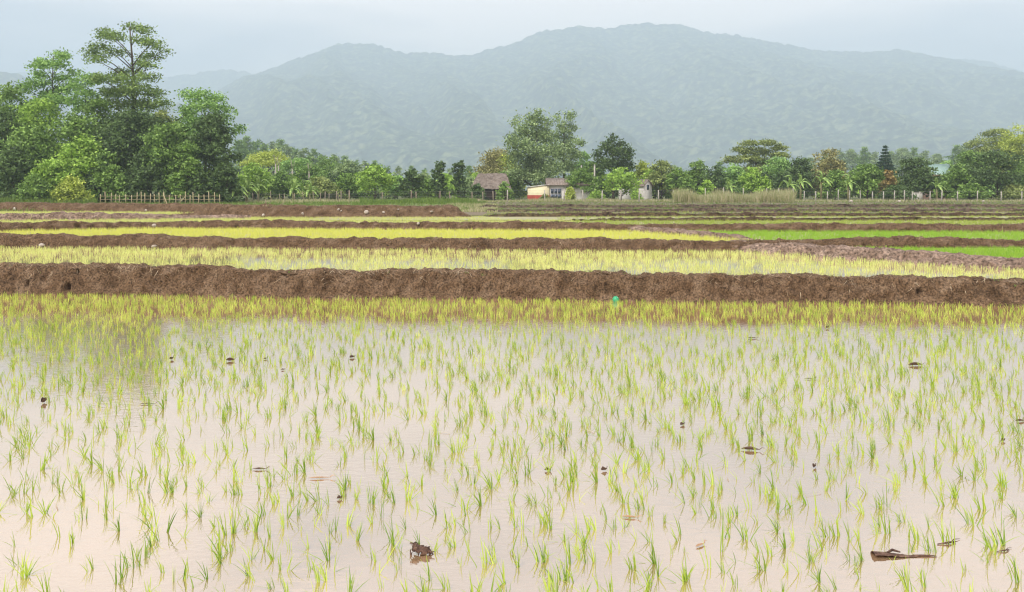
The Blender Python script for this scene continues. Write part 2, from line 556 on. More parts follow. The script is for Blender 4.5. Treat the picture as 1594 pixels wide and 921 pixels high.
def bund(px_pts, zf, zb, width, mat, step, label, lump=1.0, holes=(), setback=0.35, nk=26, ends=(0, 0)):
    """px_pts: (px, foot_py, top_py); foot stands on the front field at zf, back field lies at zb"""
    global NB
    NB += 1
    pts = []
    for px, fy, ty in px_pts:
        x, y = at(px, fy, zf)
        zt = zd(ty, y + setback)
        pts.append((x, y, zt))
    c = resample(pts, step)
    c[:, 1] += 0.16 * fbm(np.stack([c[:, 0] * 0.35, np.full(len(c), NB * 5.3), np.zeros(len(c))], -1), 3, 0.6, 6)
    tx = np.gradient(c[:, 0])
    ty = np.gradient(c[:, 1])
    ln = np.hypot(tx, ty)
    nx, ny = -ty / ln, tx / ln                      # pointing away from the camera
    # cross section: (offset, height fraction) front foot -> lip -> crown -> back foot
    prof = np.array([(-0.06, -0.35), (0.0, 0.0), (0.05, 0.16), (0.11, 0.42), (0.19, 0.7), (0.27, 0.92), (0.36, 1.0), (0.55, 1.02), (0.72, 0.96), (0.84, 0.7), (0.95, 0.3), (1.02, -0.2)])
    k = np.linspace(0, len(prof) - 1, nk)
    po = np.interp(k, np.arange(len(prof)), prof[:, 0]) * width
    ph = np.interp(k, np.arange(len(prof)), prof[:, 1])
    base = np.where(k < 7, zf, zb)
    n = len(c)
    wv = 1 + 0.18 * vnoise(np.stack([c[:, 0] * 0.6, c[:, 1] * 0.2, np.full(n, NB * 3.1)], -1), 2)
    O = po[None] * wv[:, None]
    zt = c[:, 2] + 0.045 * lump * fbm(np.stack([c[:, 0] * 1.3, np.full(n, NB * 7.7), np.zeros(n)], -1), 3, 0.6, 4)
    for side in (0, 1):
        if ends[side]:
            u = np.arange(n) * step
            e = np.clip((u[::-1] if side else u) / ends[side], 0, 1) ** 0.5
            zt = zf - 0.25 + (zt - zf + 0.25) * e
    Zz = base[None] + ph[None] * (zt[:, None] - base[None])
    Zz = np.where(ph[None] < 0, base[None] + ph[None] * 0.3, Zz)
    Xx = c[:, 0, None] + nx[:, None] * O
    Yy = c[:, 1, None] + ny[:, None] * O
    P3 = np.stack([Xx, Yy, Zz], -1).reshape(-1, 3)
    big = fbm(P3 * np.array([1.1, 1.1, 1.6]), 3, 0.5, 11)
    med = fbm(P3 * 4.5, 3, 0.6, 12)
    crk = -np.abs(vnoise(P3 * np.array([5.5, 5.5, 9.0]), 13)) ** 0.6
    sml = fbm(P3 * 17, 2, 0.6, 14)
    disp = lump * (0.07 * big + 0.07 * med + 0.08 * (crk + 0.6) + 0.034 * sml)
    fade = np.clip((ph + 0.3) * 1.5, 0, 1)[None].repeat(n, 0).ravel()
    front = np.where(k < 6, 1.0, 0.25)[None].repeat(n, 0).ravel()
    V = P3.copy()
    V[:, 0] -= np.repeat(nx, nk) * disp * fade * front
    V[:, 1] -= np.repeat(ny, nk) * disp * fade * front
    V[:, 2] += disp * 0.55 * fade
    for (hx, hy, hr) in holes:                      # burrows dug into the face
        x, y = at(hx, 458, zf)
        y = np.interp(x, c[:, 0], c[:, 1])
        zc = zd(hy, y + 0.1)
        d2 = ((V[:, 0] - x) ** 2 + (V[:, 2] - zc) ** 2) / hr ** 2
        V[:, 1] += np.where(front > 0.5, 0.32 * np.exp(-d2 ** 2), 0)
    o = link('earth_bund', mesh_np('earth_bund', V, grid_faces(n, nk), mat, smooth=True))
    tag(o, label, kind='structure')
    lip = np.stack([c[:, 0] + nx * 0.36 * width, c[:, 1] + ny * 0.36 * width, zt], -1)
    return dict(c=c, n=np.stack([nx, ny], -1), zt=zt, lip=lip, width=width, zf=zf, obj=o)


def field(name, front, back, z, mat, label, kind='structure'):
    """a level sheet between two polylines of (x, y)"""
    xs = np.linspace(min(front[0][0], back[0][0]), max(front[-1][0], back[-1][0]), 40)
    fy = np.interp(xs, [p[0] for p in front], [p[1] for p in front])
    by = np.interp(xs, [p[0] for p in back], [p[1] for p in back])
    V = np.concatenate([np.stack([xs, fy, np.full(40, z)], -1), np.stack([xs, by, np.full(40, z)], -1)])
    i = np.arange(39)
    o = link(name, mesh_np(name, V, np.stack([i, i + 1, i + 41, i + 40], -1), mat))
    tag(o, label, kind=kind)
    return o


ZF = dict(f1=0.0, f2=0.46, f2b=0.56, f3=0.72, f3b=0.72, f4=0.95, f5=1.15, f6=1.0, f7=1.05, f8=1.08, f9=1.1)

B1 = bund([(-500, 452, 407), (0, 458, 413), (150, 459, 415), (400, 462, 419), (600, 465, 422), (797, 467, 425), (930, 468, 426), (1025, 470, 433), (1060, 470, 429), (1200, 471, 429), (1400, 474, 432), (1594, 477, 437), (2100, 484, 445)],
          ZF['f1'], ZF['f2'], 1.05, M['soil'], 0.032, 'dark brown earth bund along the back of the flooded paddy',
          holes=[(104, 447, 0.075), (40, 440, 0.05), (115, 424, 0.05), (1380, 455, 0.05)], nk=34)
B2 = bund([(-500, 380, 360), (0, 385, 366), (200, 386, 366), (345, 387, 369), (365, 387, 374), (390, 387, 371), (600, 389, 371), (797, 390, 372), (1000, 391, 373), (1180, 391, 375), (1220, 391, 374), (1300, 391, 371), (1450, 391, 371), (1594, 391, 373), (2100, 392, 376)],
          ZF['f2'], ZF['f3'], 1.1, M['soil'], 0.06, 'brown earth bund across the middle, between pale and yellow rice')
BANK = bund([(1120, 391, 377), (1160, 391.5, 377), (1210, 394, 381), (1300, 402, 388), (1380, 407, 392), (1450, 412, 394), (1530, 416, 400), (1594, 420, 404), (1900, 436, 416), (2100, 445, 424)],
            ZF['f2'], ZF['f2b'], 1.7, M['soil_pale'], 0.06, 'pale dry earth bank slanting forward beside the bright green rice', lump=1.2)
B3 = bund([(-500, 364, 346), (0, 361, 346), (130, 358, 346), (240, 356, 345), (400, 357, 344), (650, 358, 346), (797, 359, 346), (870, 359, 346), (950, 360, 349), (1090, 361, 349), (1300, 361, 348), (1594, 362, 349), (2100, 363, 350)],
          ZF['f3'], ZF['f4'], 1.1, M['soil'], 0.08, 'third earth bund from the flooded paddy, with a round boulder in it')
DIAG = bund([(950, 358, 351), (1010, 363, 355), (1080, 368.5, 361), (1140, 373.5, 367), (1166, 375.5, 370)],
            ZF['f3'], ZF['f3b'], 0.9, M['soil_pale'], 0.06, 'pale low earth path between yellow and green rice', ends=(1.2, 1.2))
B35 = bund([(-500, 348, 334), (0, 344, 332), (180, 342.5, 331), (290, 341.5, 333), (350, 341, 335), (385, 341, 338)],
           ZF['f4'], ZF['f5'], 1.2, M['soil_pale'], 0.09, 'pale earth bank with two thin stakes on it', ends=(0, 6))
B4 = bund([(-500, 330, 316), (0, 330, 316.5), (230, 331.5, 317), (400, 337, 320), (600, 337, 320), (700, 337, 320.5), (728, 337, 322), (742, 336.5, 327)],
          ZF['f4'] + 0.08, 1.12, 2.2, M['soil'], 0.1, 'tall heaped earth bund in front of the grassy strip', ends=(0, 1.3))
B6 = bund([(862, 344, 341), (1000, 344, 340), (1300, 343.5, 339), (1594, 343.5, 339), (2100, 343.5, 339)],
          ZF['f4'], ZF['f6'], 0.8, M['soil_far'], 0.12, 'low dark bund behind the thin green rice strip', ends=(1.0, 0))
B7 = bund([(748, 337, 333), (900, 337, 332), (1300, 336.5, 331.5), (1594, 336.5, 332), (2100, 336.5, 332)],
          ZF['f6'], ZF['f7'], 0.9, M['soil_far'], 0.14, 'low brown bund, second of the thin rows before the fence', ends=(1.0, 0))
B8 = bund([(742, 329.5, 325.5), (1000, 329.5, 325), (1300, 329.5, 325), (1594, 329.5, 325), (2100, 329.5, 325)],
          ZF['f7'], ZF['f8'], 1.0, M['soil_right'], 0.16, 'low bund with weeds, third of the thin rows before the fence', ends=(1.0, 0))
B9 = bund([(735, 323.2, 319), (1000, 323.2, 319), (1240, 323, 318.5), (1400, 323, 317.8), (1594, 323, 318), (2100, 323, 318)],
          ZF['f8'], ZF['f9'], 1.2, M['soil_right'], 0.2, 'farthest low bund in front of the fence', ends=(1.0, 0))


def line(B, off=0.5):
    return [(p[0] + q[0] * off * B['width'], p[1] + q[1] * off * B['width']) for p, q in zip(B['c'][::6], B['n'][::6])]


L2_ALL = line(B2)
x_j = xd(1175, 30)
l1, l3, l4 = line(B1), line(B3), line(B4)
l2, l2r = [q_ for q_ in L2_ALL if q_[0] < x_j], [q_ for q_ in L2_ALL if q_[0] > x_j]
# line(B1), line(B2), line(B3), line(B4)
field('paddy_water', [(-20, -2), (20, -2)], [(-20, 22.4), (-14, 22.2), (0, 21.0), (14, 19.9), (20, 19.5)], ZF['f1'], M['water'], 'flooded paddy of muddy pink-brown water with rice seedlings')
bank_l = line(BANK)
field('paddy_water', [(-32, 23.2), (0, 21.2), (20, 19.9)], l2 + [q_ for q_ in bank_l if q_[0] > x_j], ZF['f2'], M['water2'], 'shallow water among pale rice behind the first bund')
field('paddy_water', bank_l, l2r, ZF['f2b'], M['mud'], 'wet ground under the bright green rice beside the pale bank')
field('paddy_water', L2_ALL, l3, ZF['f3'], M['mud'], 'wet ground under the yellow rice strip')
field('paddy_water', l3, [(-60, 52.0), (-30, 53.4), (40, 53.4)] if False else [(l3[0][0], 60), (-2, 55), (0, 54), (l3[-1][0], 54)], ZF['f4'], M['mud'], 'wet ground under the thin rice strip behind the third bund')
field('paddy_water', [q_ for q_ in line(B35) if q_[0] < -20.5], [(line(B35)[0][0], 58), (-20.5, 55)], ZF['f5'], M['mud'], 'wet ground under the sliver of rice before the tall bund')
def ext(B, dx=9.0):
    a = line(B)
    return [(a[0][0] - dx, a[0][1])] + a


field('paddy_field', ext(B6, 5), ext(B7), ZF['f6'], M['mud'], 'narrow green field row between thin bunds')
field('paddy_field', ext(B7), ext(B8), ZF['f7'], M['fallow'], 'narrow fallow field row between thin bunds')
field('paddy_field', ext(B8), ext(B9), ZF['f8'], M['fallow'], 'fallow brown field with weeds in front of the last bund')
field('paddy_field', ext(B9), [(-14, 110), (0, 111), (90, 111)], ZF['f9'], M['fallow'], 'bare strip of ground in front of the fence')
gb = np.array([(x, y) for x in np.linspace(-75, -2.6, 60) for y in np.linspace(53, 112, 50)])
gz = 1.12 + 0.05 * fbm(np.stack([gb[:, 0] * 0.4, gb[:, 1] * 0.4, np.zeros(len(gb))], -1), 3, seed=31) - 0.6 * np.clip((gb[:, 0] + 4.5) / 2, 0, 1) ** 2
gz = np.where(gb[:, 1] < 56.5, gz - 0.3, gz)
gb[:, 1] = np.where(gb[:, 0] > -200, np.maximum(gb[:, 1], np.interp(gb[:, 0], [p[0] for p in l4], [p[1] + 0.2 for p in l4])), gb[:, 1])
tag(link('grass_bank', mesh_np('grass_bank', np.column_stack([gb, gz]), grid_faces(60, 50), M['bank'], smooth=True)),
    'grassy strip of ground behind the tall heaped bund', kind='structure')


# ------------------------------------------------------------------ blades: grass, straw, rice
def blades(base, length, width, lean, rng, seg=2, droop=0.3, az=None, v=None):
    """base (N,3); returns verts, quads, tris and per-face tint for tapered bending blades"""
    N = len(base)
    if az is None:
        az = rng.uniform(0, 2 * np.pi, N)
    dx, dy = np.cos(az), np.sin(az)
    fa = rng.uniform(0, 2 * np.pi, N)
    sx, sy = np.cos(fa), np.sin(fa)
    V = np.zeros((N, 2 * seg + 1, 3))
    for k in range(seg + 1):
        t = k / seg
        hor = length * (np.sin(lean) * t + droop * t * t * np.abs(np.sin(lean) + 0.15))
        ver = length * (np.cos(lean) * t - droop * 0.5 * t * t * np.abs(np.sin(lean) + 0.1))
        p = base + np.stack([dx * hor, dy * hor, ver], -1)
        if k == seg:
            V[:, 2 * seg] = p
        else:
            wd = width * (1 - 0.35 * t) * 0.5
            off = np.stack([sx * wd, sy * wd, np.zeros(N)], -1)
            V[:, 2 * k] = p - off
            V[:, 2 * k + 1] = p + off
    nv = 2 * seg + 1
    b0 = (np.arange(N) * nv)[:, None]
    q = np.concatenate([b0 + np.array([2 * k, 2 * k + 1, 2 * k + 3, 2 * k + 2]) for k in range(seg - 1)]) if seg > 1 else np.zeros((0, 4), int)
    t = b0 + np.array([2 * seg - 2, 2 * seg - 1, 2 * seg])
    if v is None:
        v = rng.uniform(0, 1, N)
    att = np.concatenate([np.tile(v, seg - 1), v]) if seg > 1 else v
    return V.reshape(-1, 3), q, t, att


def blade_obj(name, base, length, width, lean, mat, rng, label=None, seg=2, droop=0.3, az=None, v=None, kind='stuff', parent=None):
    V, q, t, a = blades(base, length, width, lean, rng, seg, droop, az, v)
    o = link(name, mesh_np(name, V, [q, t] if len(q) else [t], mat, a), parent)
    if kind:
        tag(o, label, kind=kind)
    return o


def straw_on(B, per_m, size, label, xr=None):
    lip = B['lip']
    n = int(per_m * np.sum(np.hypot(np.diff(lip[:, 0]), np.diff(lip[:, 1]))))
    idx = RNG.integers(0, len(lip), n)
    clump = vnoise(np.stack([lip[idx, 0] * 0.9, np.zeros(n), np.zeros(n)], -1), 17)
    keep = RNG.uniform(-0.9, 1.0, n) < clump + 0.3
    idx = idx[keep]
    n = len(idx)
    off = -np.abs(RNG.normal(0, 0.16, n)) * B['width'] + RNG.uniform(0, 0.3, n) * B['width']
    p = lip[idx].copy()
    p[:, 0] += B['n'][idx, 0] * off
    p[:, 1] += B['n'][idx, 1] * off
    hgt = B['zt'][idx] - B['zf']
    p[:, 2] -= np.clip(-off / (0.36 * B['width']), 0, 1) ** 1.5 * hgt * 0.85 - 0.01
    p[:, 1] -= 0.03
    az = RNG.normal(-np.pi / 2, 1.2, n)
    lean = RNG.uniform(0.5, 2.4, n)
    return blade_obj('dry_grass', p, RNG.uniform(0.4, 1.4, n) * size, np.full(n, 0.011) * max(1, size / 0.15), lean, M['straw'], RNG, label, az=az)


straw_on(B1, 110, 0.16, 'dry roots and straw hanging over the lip of the near bund')
straw_on(B2, 45, 0.15, 'dry straw along the top of the middle bund')
straw_on(B3, 28, 0.18, 'dry straw along the top of the third bund')
straw_on(BANK, 30, 0.12, 'dry straw lying on the pale bank')
straw_on(B35, 40, 0.22, 'dry grass on the pale bank with the stakes')
straw_on(B4, 40, 0.2, 'dry grass along the top of the tall heaped bund')


def weeds_on(B, per_m, size, label):
    lip = B['lip']
    n = int(per_m * np.sum(np.hypot(np.diff(lip[:, 0]), np.diff(lip[:, 1]))))
    idx = RNG.integers(0, len(lip), n)
    idx = idx[RNG.uniform(-0.5, 1.0, n) < vnoise(np.stack([lip[idx, 0] * 0.5, np.full(n, 3.3), np.zeros(n)], -1), 19)]
    p = np.repeat(lip[idx], 5, 0)
    off = np.repeat(RNG.uniform(-0.12, 0.35, len(idx)), 5) * B['width']
    q = np.repeat(B['n'][idx], 5, 0)
    p[:, 0] += q[:, 0] * off + RNG.normal(0, 0.03, len(p))
    p[:, 1] += q[:, 1] * off
    p[:, 2] -= 0.03 + np.clip(-off, 0, 1) * 0.7
    return blade_obj('bund_weeds', p, RNG.uniform(0.4, 1.2, len(p)) * size, np.full(len(p), 0.012), np.abs(RNG.normal(0.3, 0.4, len(p))), M['grass'], RNG, label)


weeds_on(B1, 9, 0.09, 'small green weeds on the crest of the near bund')
weeds_on(B2, 12, 0.1, 'small green weeds on the middle bund')
weeds_on(B3, 14, 0.14, 'small green weeds on the third bund')
weeds_on(B7, 30, 0.2, 'weeds on the second thin row bund')
weeds_on(B8, 30, 0.22, 'weeds on the third thin row bund')
weeds_on(B9, 30, 0.25, 'weeds on the farthest low bund')
weeds_on(B4, 14, 0.2, 'green weeds on the tall heaped bund')


def scatter_between(front, back, z, dens, rng, xlim=None, trim=0.0):
    xs0, xs1 = max(front[0][0], back[0][0]), min(front[-1][0], back[-1][0])
    if xlim:
        xs0, xs1 = max(xs0, xlim[0]), min(xs1, xlim[1])
    ya, yb = min(p[1] for p in front), max(p[1] for p in back)
    n = int((xs1 - xs0) * (yb - ya) * dens)
    x, y = rng.uniform(xs0, xs1, n), rng.uniform(ya, yb, n)
    fy = np.interp(x, [p[0] for p in front], [p[1] for p in front])
    by = np.interp(x, [p[0] for p in back], [p[1] for p in back])
    k = (y > fy + trim) & (y < by - trim) & (np.abs(x) < 0.6 * y + 7)
    return np.stack([x[k], y[k], np.full(k.sum(), z)], -1)


def rice_field(pos, nb, length, width, mat, rng, label, patch=0.0, spread=0.05, seg=2):
    if patch:
        nn = fbm(np.stack([pos[:, 0] * 0.35, pos[:, 1] * 0.8, np.zeros(len(pos))], -1), 3, seed=41)
        pos = pos[rng.uniform(-1, 1, len(pos)) < nn * patch + 0.35]
    base = np.repeat(pos, nb, axis=0)
    base[:, :2] += rng.normal(0, spread, (len(base), 2))
    N = len(base)
    cl = np.repeat(rng.uniform(0, 1, len(pos)), nb)
    v = np.clip(0.6 * cl + 0.4 * rng.uniform(0, 1, N), 0, 1)
    ln = np.repeat(rng.uniform(0.7, 1.25, len(pos)), nb) * rng.uniform(0.7, 1.1, N) * length
    return blade_obj('rice_seedlings', base, ln, np.full(N, width), np.abs(rng.normal(0, 0.3, N)), mat, rng, label, seg=1 if pos[:, 1].mean() > 33 else 2, v=v)


rice_field(scatter_between([(-32, 23.0), (0, 21.2), (20, 19.9)], [(p[0], p[1] - 0.55) for p in l2] + [(p[0], p[1] - 0.9) for p in bank_l if p[0] > x_j], ZF['f2'], 28, RNG), 6, 0.125, 0.0095, M['rice_mid'], RNG,
           'pale yellow-green rice seedlings in the paddy behind the first bund', patch=0.7)
rice_field(scatter_between(bank_l, [(p[0], p[1] - 0.5) for p in l2r], ZF['f2b'], 60, RNG, trim=0.7), 5, 0.16, 0.014, M['rice_green'], RNG, 'bright green rice beside the pale slanting bank')
dl = line(DIAG)
f3p = scatter_between(L2_ALL, [(p[0], p[1] - 0.55) for p in l3], ZF['f3'], 40, RNG, trim=0.2)
dx_ = np.interp(f3p[:, 1], [p[1] for p in dl[::-1]], [p[0] for p in dl[::-1]])
lft = f3p[:, 0] < dx_ - 0.4
rgt = f3p[:, 0] > dx_ + 0.4
rice_field(f3p[lft], 5, 0.17, 0.014, M['rice_yellow'], RNG, 'yellow rice strip between the second and third bunds')
rice_field(f3p[rgt], 5, 0.17, 0.014, M['rice_green'], RNG, 'bright green rice strip between the second and third bunds')
f4p = scatter_between(l3, [(l3[0][0], 58), (-26, 54.4), (-16, 53), (-2, 52.6), (0, 46), (3, 45.6), (l3[-1][0], 45.6)], ZF['f4'], 30, RNG, trim=0.2)
b35y = np.interp(f4p[:, 0], [p[0] for p in B35['c']], [p[1] for p in B35['c']], right=99)
f4p = f4p[f4p[:, 1] < b35y - 0.1]
rice_field(f4p[f4p[:, 0] < 3], 4, 0.15, 0.018, M['rice_mid'], RNG, 'thin pale yellow-green rice strip behind the third bund')
rice_field(f4p[f4p[:, 0] >= 3], 4, 0.13, 0.018, M['rice_far'], RNG, 'thin green rice strip between the third bund and the low dark bund')
rice_field(scatter_between([(p[0], p[1] + 0.3) for p in line(B35)], [(line(B35)[0][0], 55.5), (-19, 53.6)], ZF['f5'], 30, RNG), 4, 0.16, 0.018, M['rice_mid'], RNG, 'sliver of rice in front of the tall heaped bund')
rice_field(scatter_between(line(B6), [(p[0], p[1] - 0.4) for p in line(B7)], ZF['f6'], 14, RNG), 4, 0.12, 0.018, M['rice_far'], RNG, 'rice in the narrow row behind the low dark bund', patch=0.5)
rice_field(scatter_between(line(B7), [(p[0], p[1] - 0.4) for p in line(B8)], ZF['f7'], 7, RNG), 4, 0.12, 0.022, M['rice_far'], RNG, 'sparse rice in the second narrow row', patch=0.9)
rice_field(scatter_between(line(B8), [(p[0], p[1] - 0.4) for p in line(B9)], ZF['f8'], 5, RNG), 4, 0.14, 0.025, M['grass'], RNG, 'weeds scattered over the fallow row', patch=1.2)

rice_field(scatter_between(line(B9), [(p[0], 110) for p in line(B9)], ZF['f9'], 2.5, RNG), 4, 0.16, 0.03, M['grass'], RNG, 'weeds on the bare strip before the fence', patch=1.0)
# meadow grass strips and the stand of dry reeds
p = scatter_between([(-70, 60), (-3, 56)], [(-70, 96), (-3, 110)], 1.1, 4, RNG)
dens = fbm(np.stack([p[:, 0] * 0.12, p[:, 1] * 0.15, np.zeros(len(p))], -1), 3, seed=51)
p = p[RNG.uniform(-0.6, 1, len(p)) < dens + 0.25]
b = np.repeat(p, 4, 0)
b[:, :2] += RNG.normal(0, 0.1, (len(b), 2))
blade_obj('meadow_grass', b, RNG.uniform(0.12, 0.4, len(b)), np.full(len(b), 0.035), np.abs(RNG.normal(0, 0.4, len(b))), M['grass'], RNG, 'green grass growing behind the tall heaped bund')


def grass_patch(px0, px1, d0, d1, n, h, w, mat, label, name):
    px = RNG.uniform(px0, px1, n)
    d = RNG.uniform(d0, d1, n)
    b = np.stack([xd(px, d), d, np.full(n, 1.08)], -1)
    ht = h * (0.75 + 0.35 * fbm(np.stack([b[:, 0] * 0.4, b[:, 1] * 0.2, np.zeros(n)], -1), 2, seed=61)) * RNG.uniform(0.6, 1.1, n)
    return blade_obj(name, b, ht, np.full(n, w), np.abs(RNG.normal(0, 0.18, n)), mat, RNG, label, seg=2)


grass_patch(-60, 150, 88, 93, 5000, 1.0, 0.05, M['grass'], 'tall green grass at the foot of the creeper mound', 'tall_grass')
grass_patch(694, 775, 58, 88, 2600, 0.35, 0.04, M['reed'], 'dry weeds around the blunt end of the tall bund', 'tall_grass')
grass_patch(560, 742, 92, 106, 6000, 0.75, 0.05, M['grass'], 'bright green grass at the end of the tall bund', 'tall_grass')
grass_patch(730, 1050, 109, 113, 3500, 0.6, 0.05, M['reed'], 'dry grass along the wire fence by the house', 'tall_grass')
grass_patch(1048, 1236, 103, 109, 9000, 1.75, 0.045, M['reed'], 'stand of tall dry reed grass in front of the fence', 'reed_grass')
grass_patch(1236, 1700, 110, 114, 4500, 0.5, 0.05, M['reed'], 'dry weeds along the long fence of pale posts', 'tall_grass')
grass_patch(330, 560, 98, 104, 3500, 0.6, 0.05, M['reed'], 'dry grass below the banana plants', 'tall_grass')
grass_patch(150, 345, 94, 97, 3000, 0.35, 0.045, M['grass'], 'grass along the bamboo stake fence', 'tall_grass')


# ------------------------------------------------------------------ trees
def leaf_cards(rng, lobes, L, W, cover, cl_r, per=16, flat=0.6, inner=0.25, zmin=0.2, updir=-0.35):
    lobes = np.asarray(lobes, float)
    area = np.pi * lobes[:, 3] * np.sqrt(lobes[:, 4] * lobes[:, 5])
    n = np.maximum(2, (cover * area / (0.5 * L * W) / per)).astype(int)
    idx = np.repeat(np.arange(len(lobes)), n)
    N = len(idx)
    d = rng.normal(size=(N, 3))
    d /= np.linalg.norm(d, axis=1)[:, None]
    d[:, 2] = np.where(d[:, 2] < updir, -d[:, 2], d[:, 2])
    r = np.where(rng.uniform(size=N) < inner, rng.uniform(0.2, 0.7, N), rng.uniform(0.72, 1.12, N))
    c = lobes[idx, :3] + d * lobes[idx, 3:6] * r[:, None]
    cv = rng.uniform(0, 1, N)
    P = np.repeat(c, per, 0) + rng.normal(size=(N * per, 3)) * cl_r * np.array([1, 1, flat])
    v = np.clip(0.55 * np.repeat(cv, per) + 0.45 * rng.uniform(0, 1, N * per), 0, 1)
    k = P[:, 2] > zmin
    P, v = P[k], v[k]
    K = len(P)
    nrm = rng.normal(size=(K, 3)) + np.array([0, 0, 0.9])
    nrm /= np.linalg.norm(nrm, axis=1)[:, None]
    a = rng.normal(size=(K, 3))
    a -= nrm * np.sum(a * nrm, 1)[:, None]
    a /= np.linalg.norm(a, axis=1)[:, None]
    bb = np.cross(nrm, a)
    sc = rng.uniform(0.65, 1.3, K)[:, None]
    a, bb = a * L * 0.5 * sc, bb * W * 0.5 * sc
    V = np.stack([P - a, P + bb - 0.15 * a, P + a, P - bb - 0.15 * a], 1).reshape(-1, 3)
    return V, np.arange(K * 4).reshape(-1, 4), v


def lobes_for(kind, w, h, zb, rng):
    """lists of (cx, cy, cz, rx, ry, rz) that make up a crown of half-width w from zb to h"""
    hh = h - zb
    out = []
    if kind in ('broad', 'bush', 'round'):
        k = 20 if kind != 'round' else 14
        for i in range(k):
            t = (i + rng.uniform(0.2, 0.8)) / k
            rm = w * (0.95 * math.sin(math.pi * min(1, (0.18 + 0.8 * t))) ** 0.6)
            if kind == 'bush':
                rm = w * (1 - 0.75 * t ** 1.6)
            a = i * 2.4 + rng.uniform(-0.5, 0.5)
            rr = rng.uniform(0.15, 0.38) * w
            R = max(0, rm - rr * 0.75) * rng.uniform(0.8, 1.15)
            out.append((math.cos(a) * R, math.sin(a) * R, zb + t * (hh - rr * 0.9) + rr * 0.25, rr, rr, rr * rng.uniform(0.6, 0.95)))
        out.append((rng.uniform(-0.1, 0.1) * w, 0, zb + hh * 0.42, w * 0.58, w * 0.58, hh * 0.36))
    elif kind == 'spiky':
        for i in range(18):
            t = rng.uniform(0, 1)
            a = i * 2.4 + rng.uniform(-0.4, 0.4)
            R = w * rng.uniform(0.1, 0.8) * (1 - 0.55 * t ** 2)
            rz = hh * rng.uniform(0.13, 0.22)
            out.append((math.cos(a) * R, math.sin(a) * R, zb + rz * 0.6 + t * (hh - rz * 1.5), w * 0.2, w * 0.2, rz))
        out.append((0, 0, zb + hh * 0.4, w * 0.62, w * 0.62, hh * 0.34))
    elif kind == 'layered':
        for i in range(15):
            t = (i + 0.5) / 15
            a = i * 2.4 + rng.uniform(-0.5, 0.5)
            R = w * (0.35 + 0.4 * (1 - t)) * rng.uniform(0.6, 1.25)
            rr = w * rng.uniform(0.28, 0.42)
            R = min(R, w - rr * 0.7)
            out.append((math.cos(a) * R, math.sin(a) * R, zb + t * hh * 0.92, rr, rr, hh * 0.07))
        out.append((0, 0, zb + hh * 0.95, w * 0.4, w * 0.4, hh * 0.06))
    elif kind == 'umbrella':
        for i in range(14):
            a = i * 2.4
            R = w * math.sqrt((i + 0.5) / 14) * 0.85
            rr = w * rng.uniform(0.24, 0.34)
            out.append((math.cos(a) * R, math.sin(a) * R, h - hh * (0.12 + 0.55 * (R / w) ** 2) + rng.uniform(-0.05, 0.05) * hh, rr, rr, hh * 0.11))
    elif kind == 'column':
        for i in range(12):
            t = (i + 0.5) / 12
            a = i * 2.4
            rr = w * rng.uniform(0.4, 0.6)
            R = (w - rr) * rng.uniform(0.6, 1.1) * (1 - 0.5 * t)
            out.append((math.cos(a) * R, math.sin(a) * R, zb + t * (hh - rr) + rr * 0.3, rr, rr, rr))
    return out


TREE_N = 0


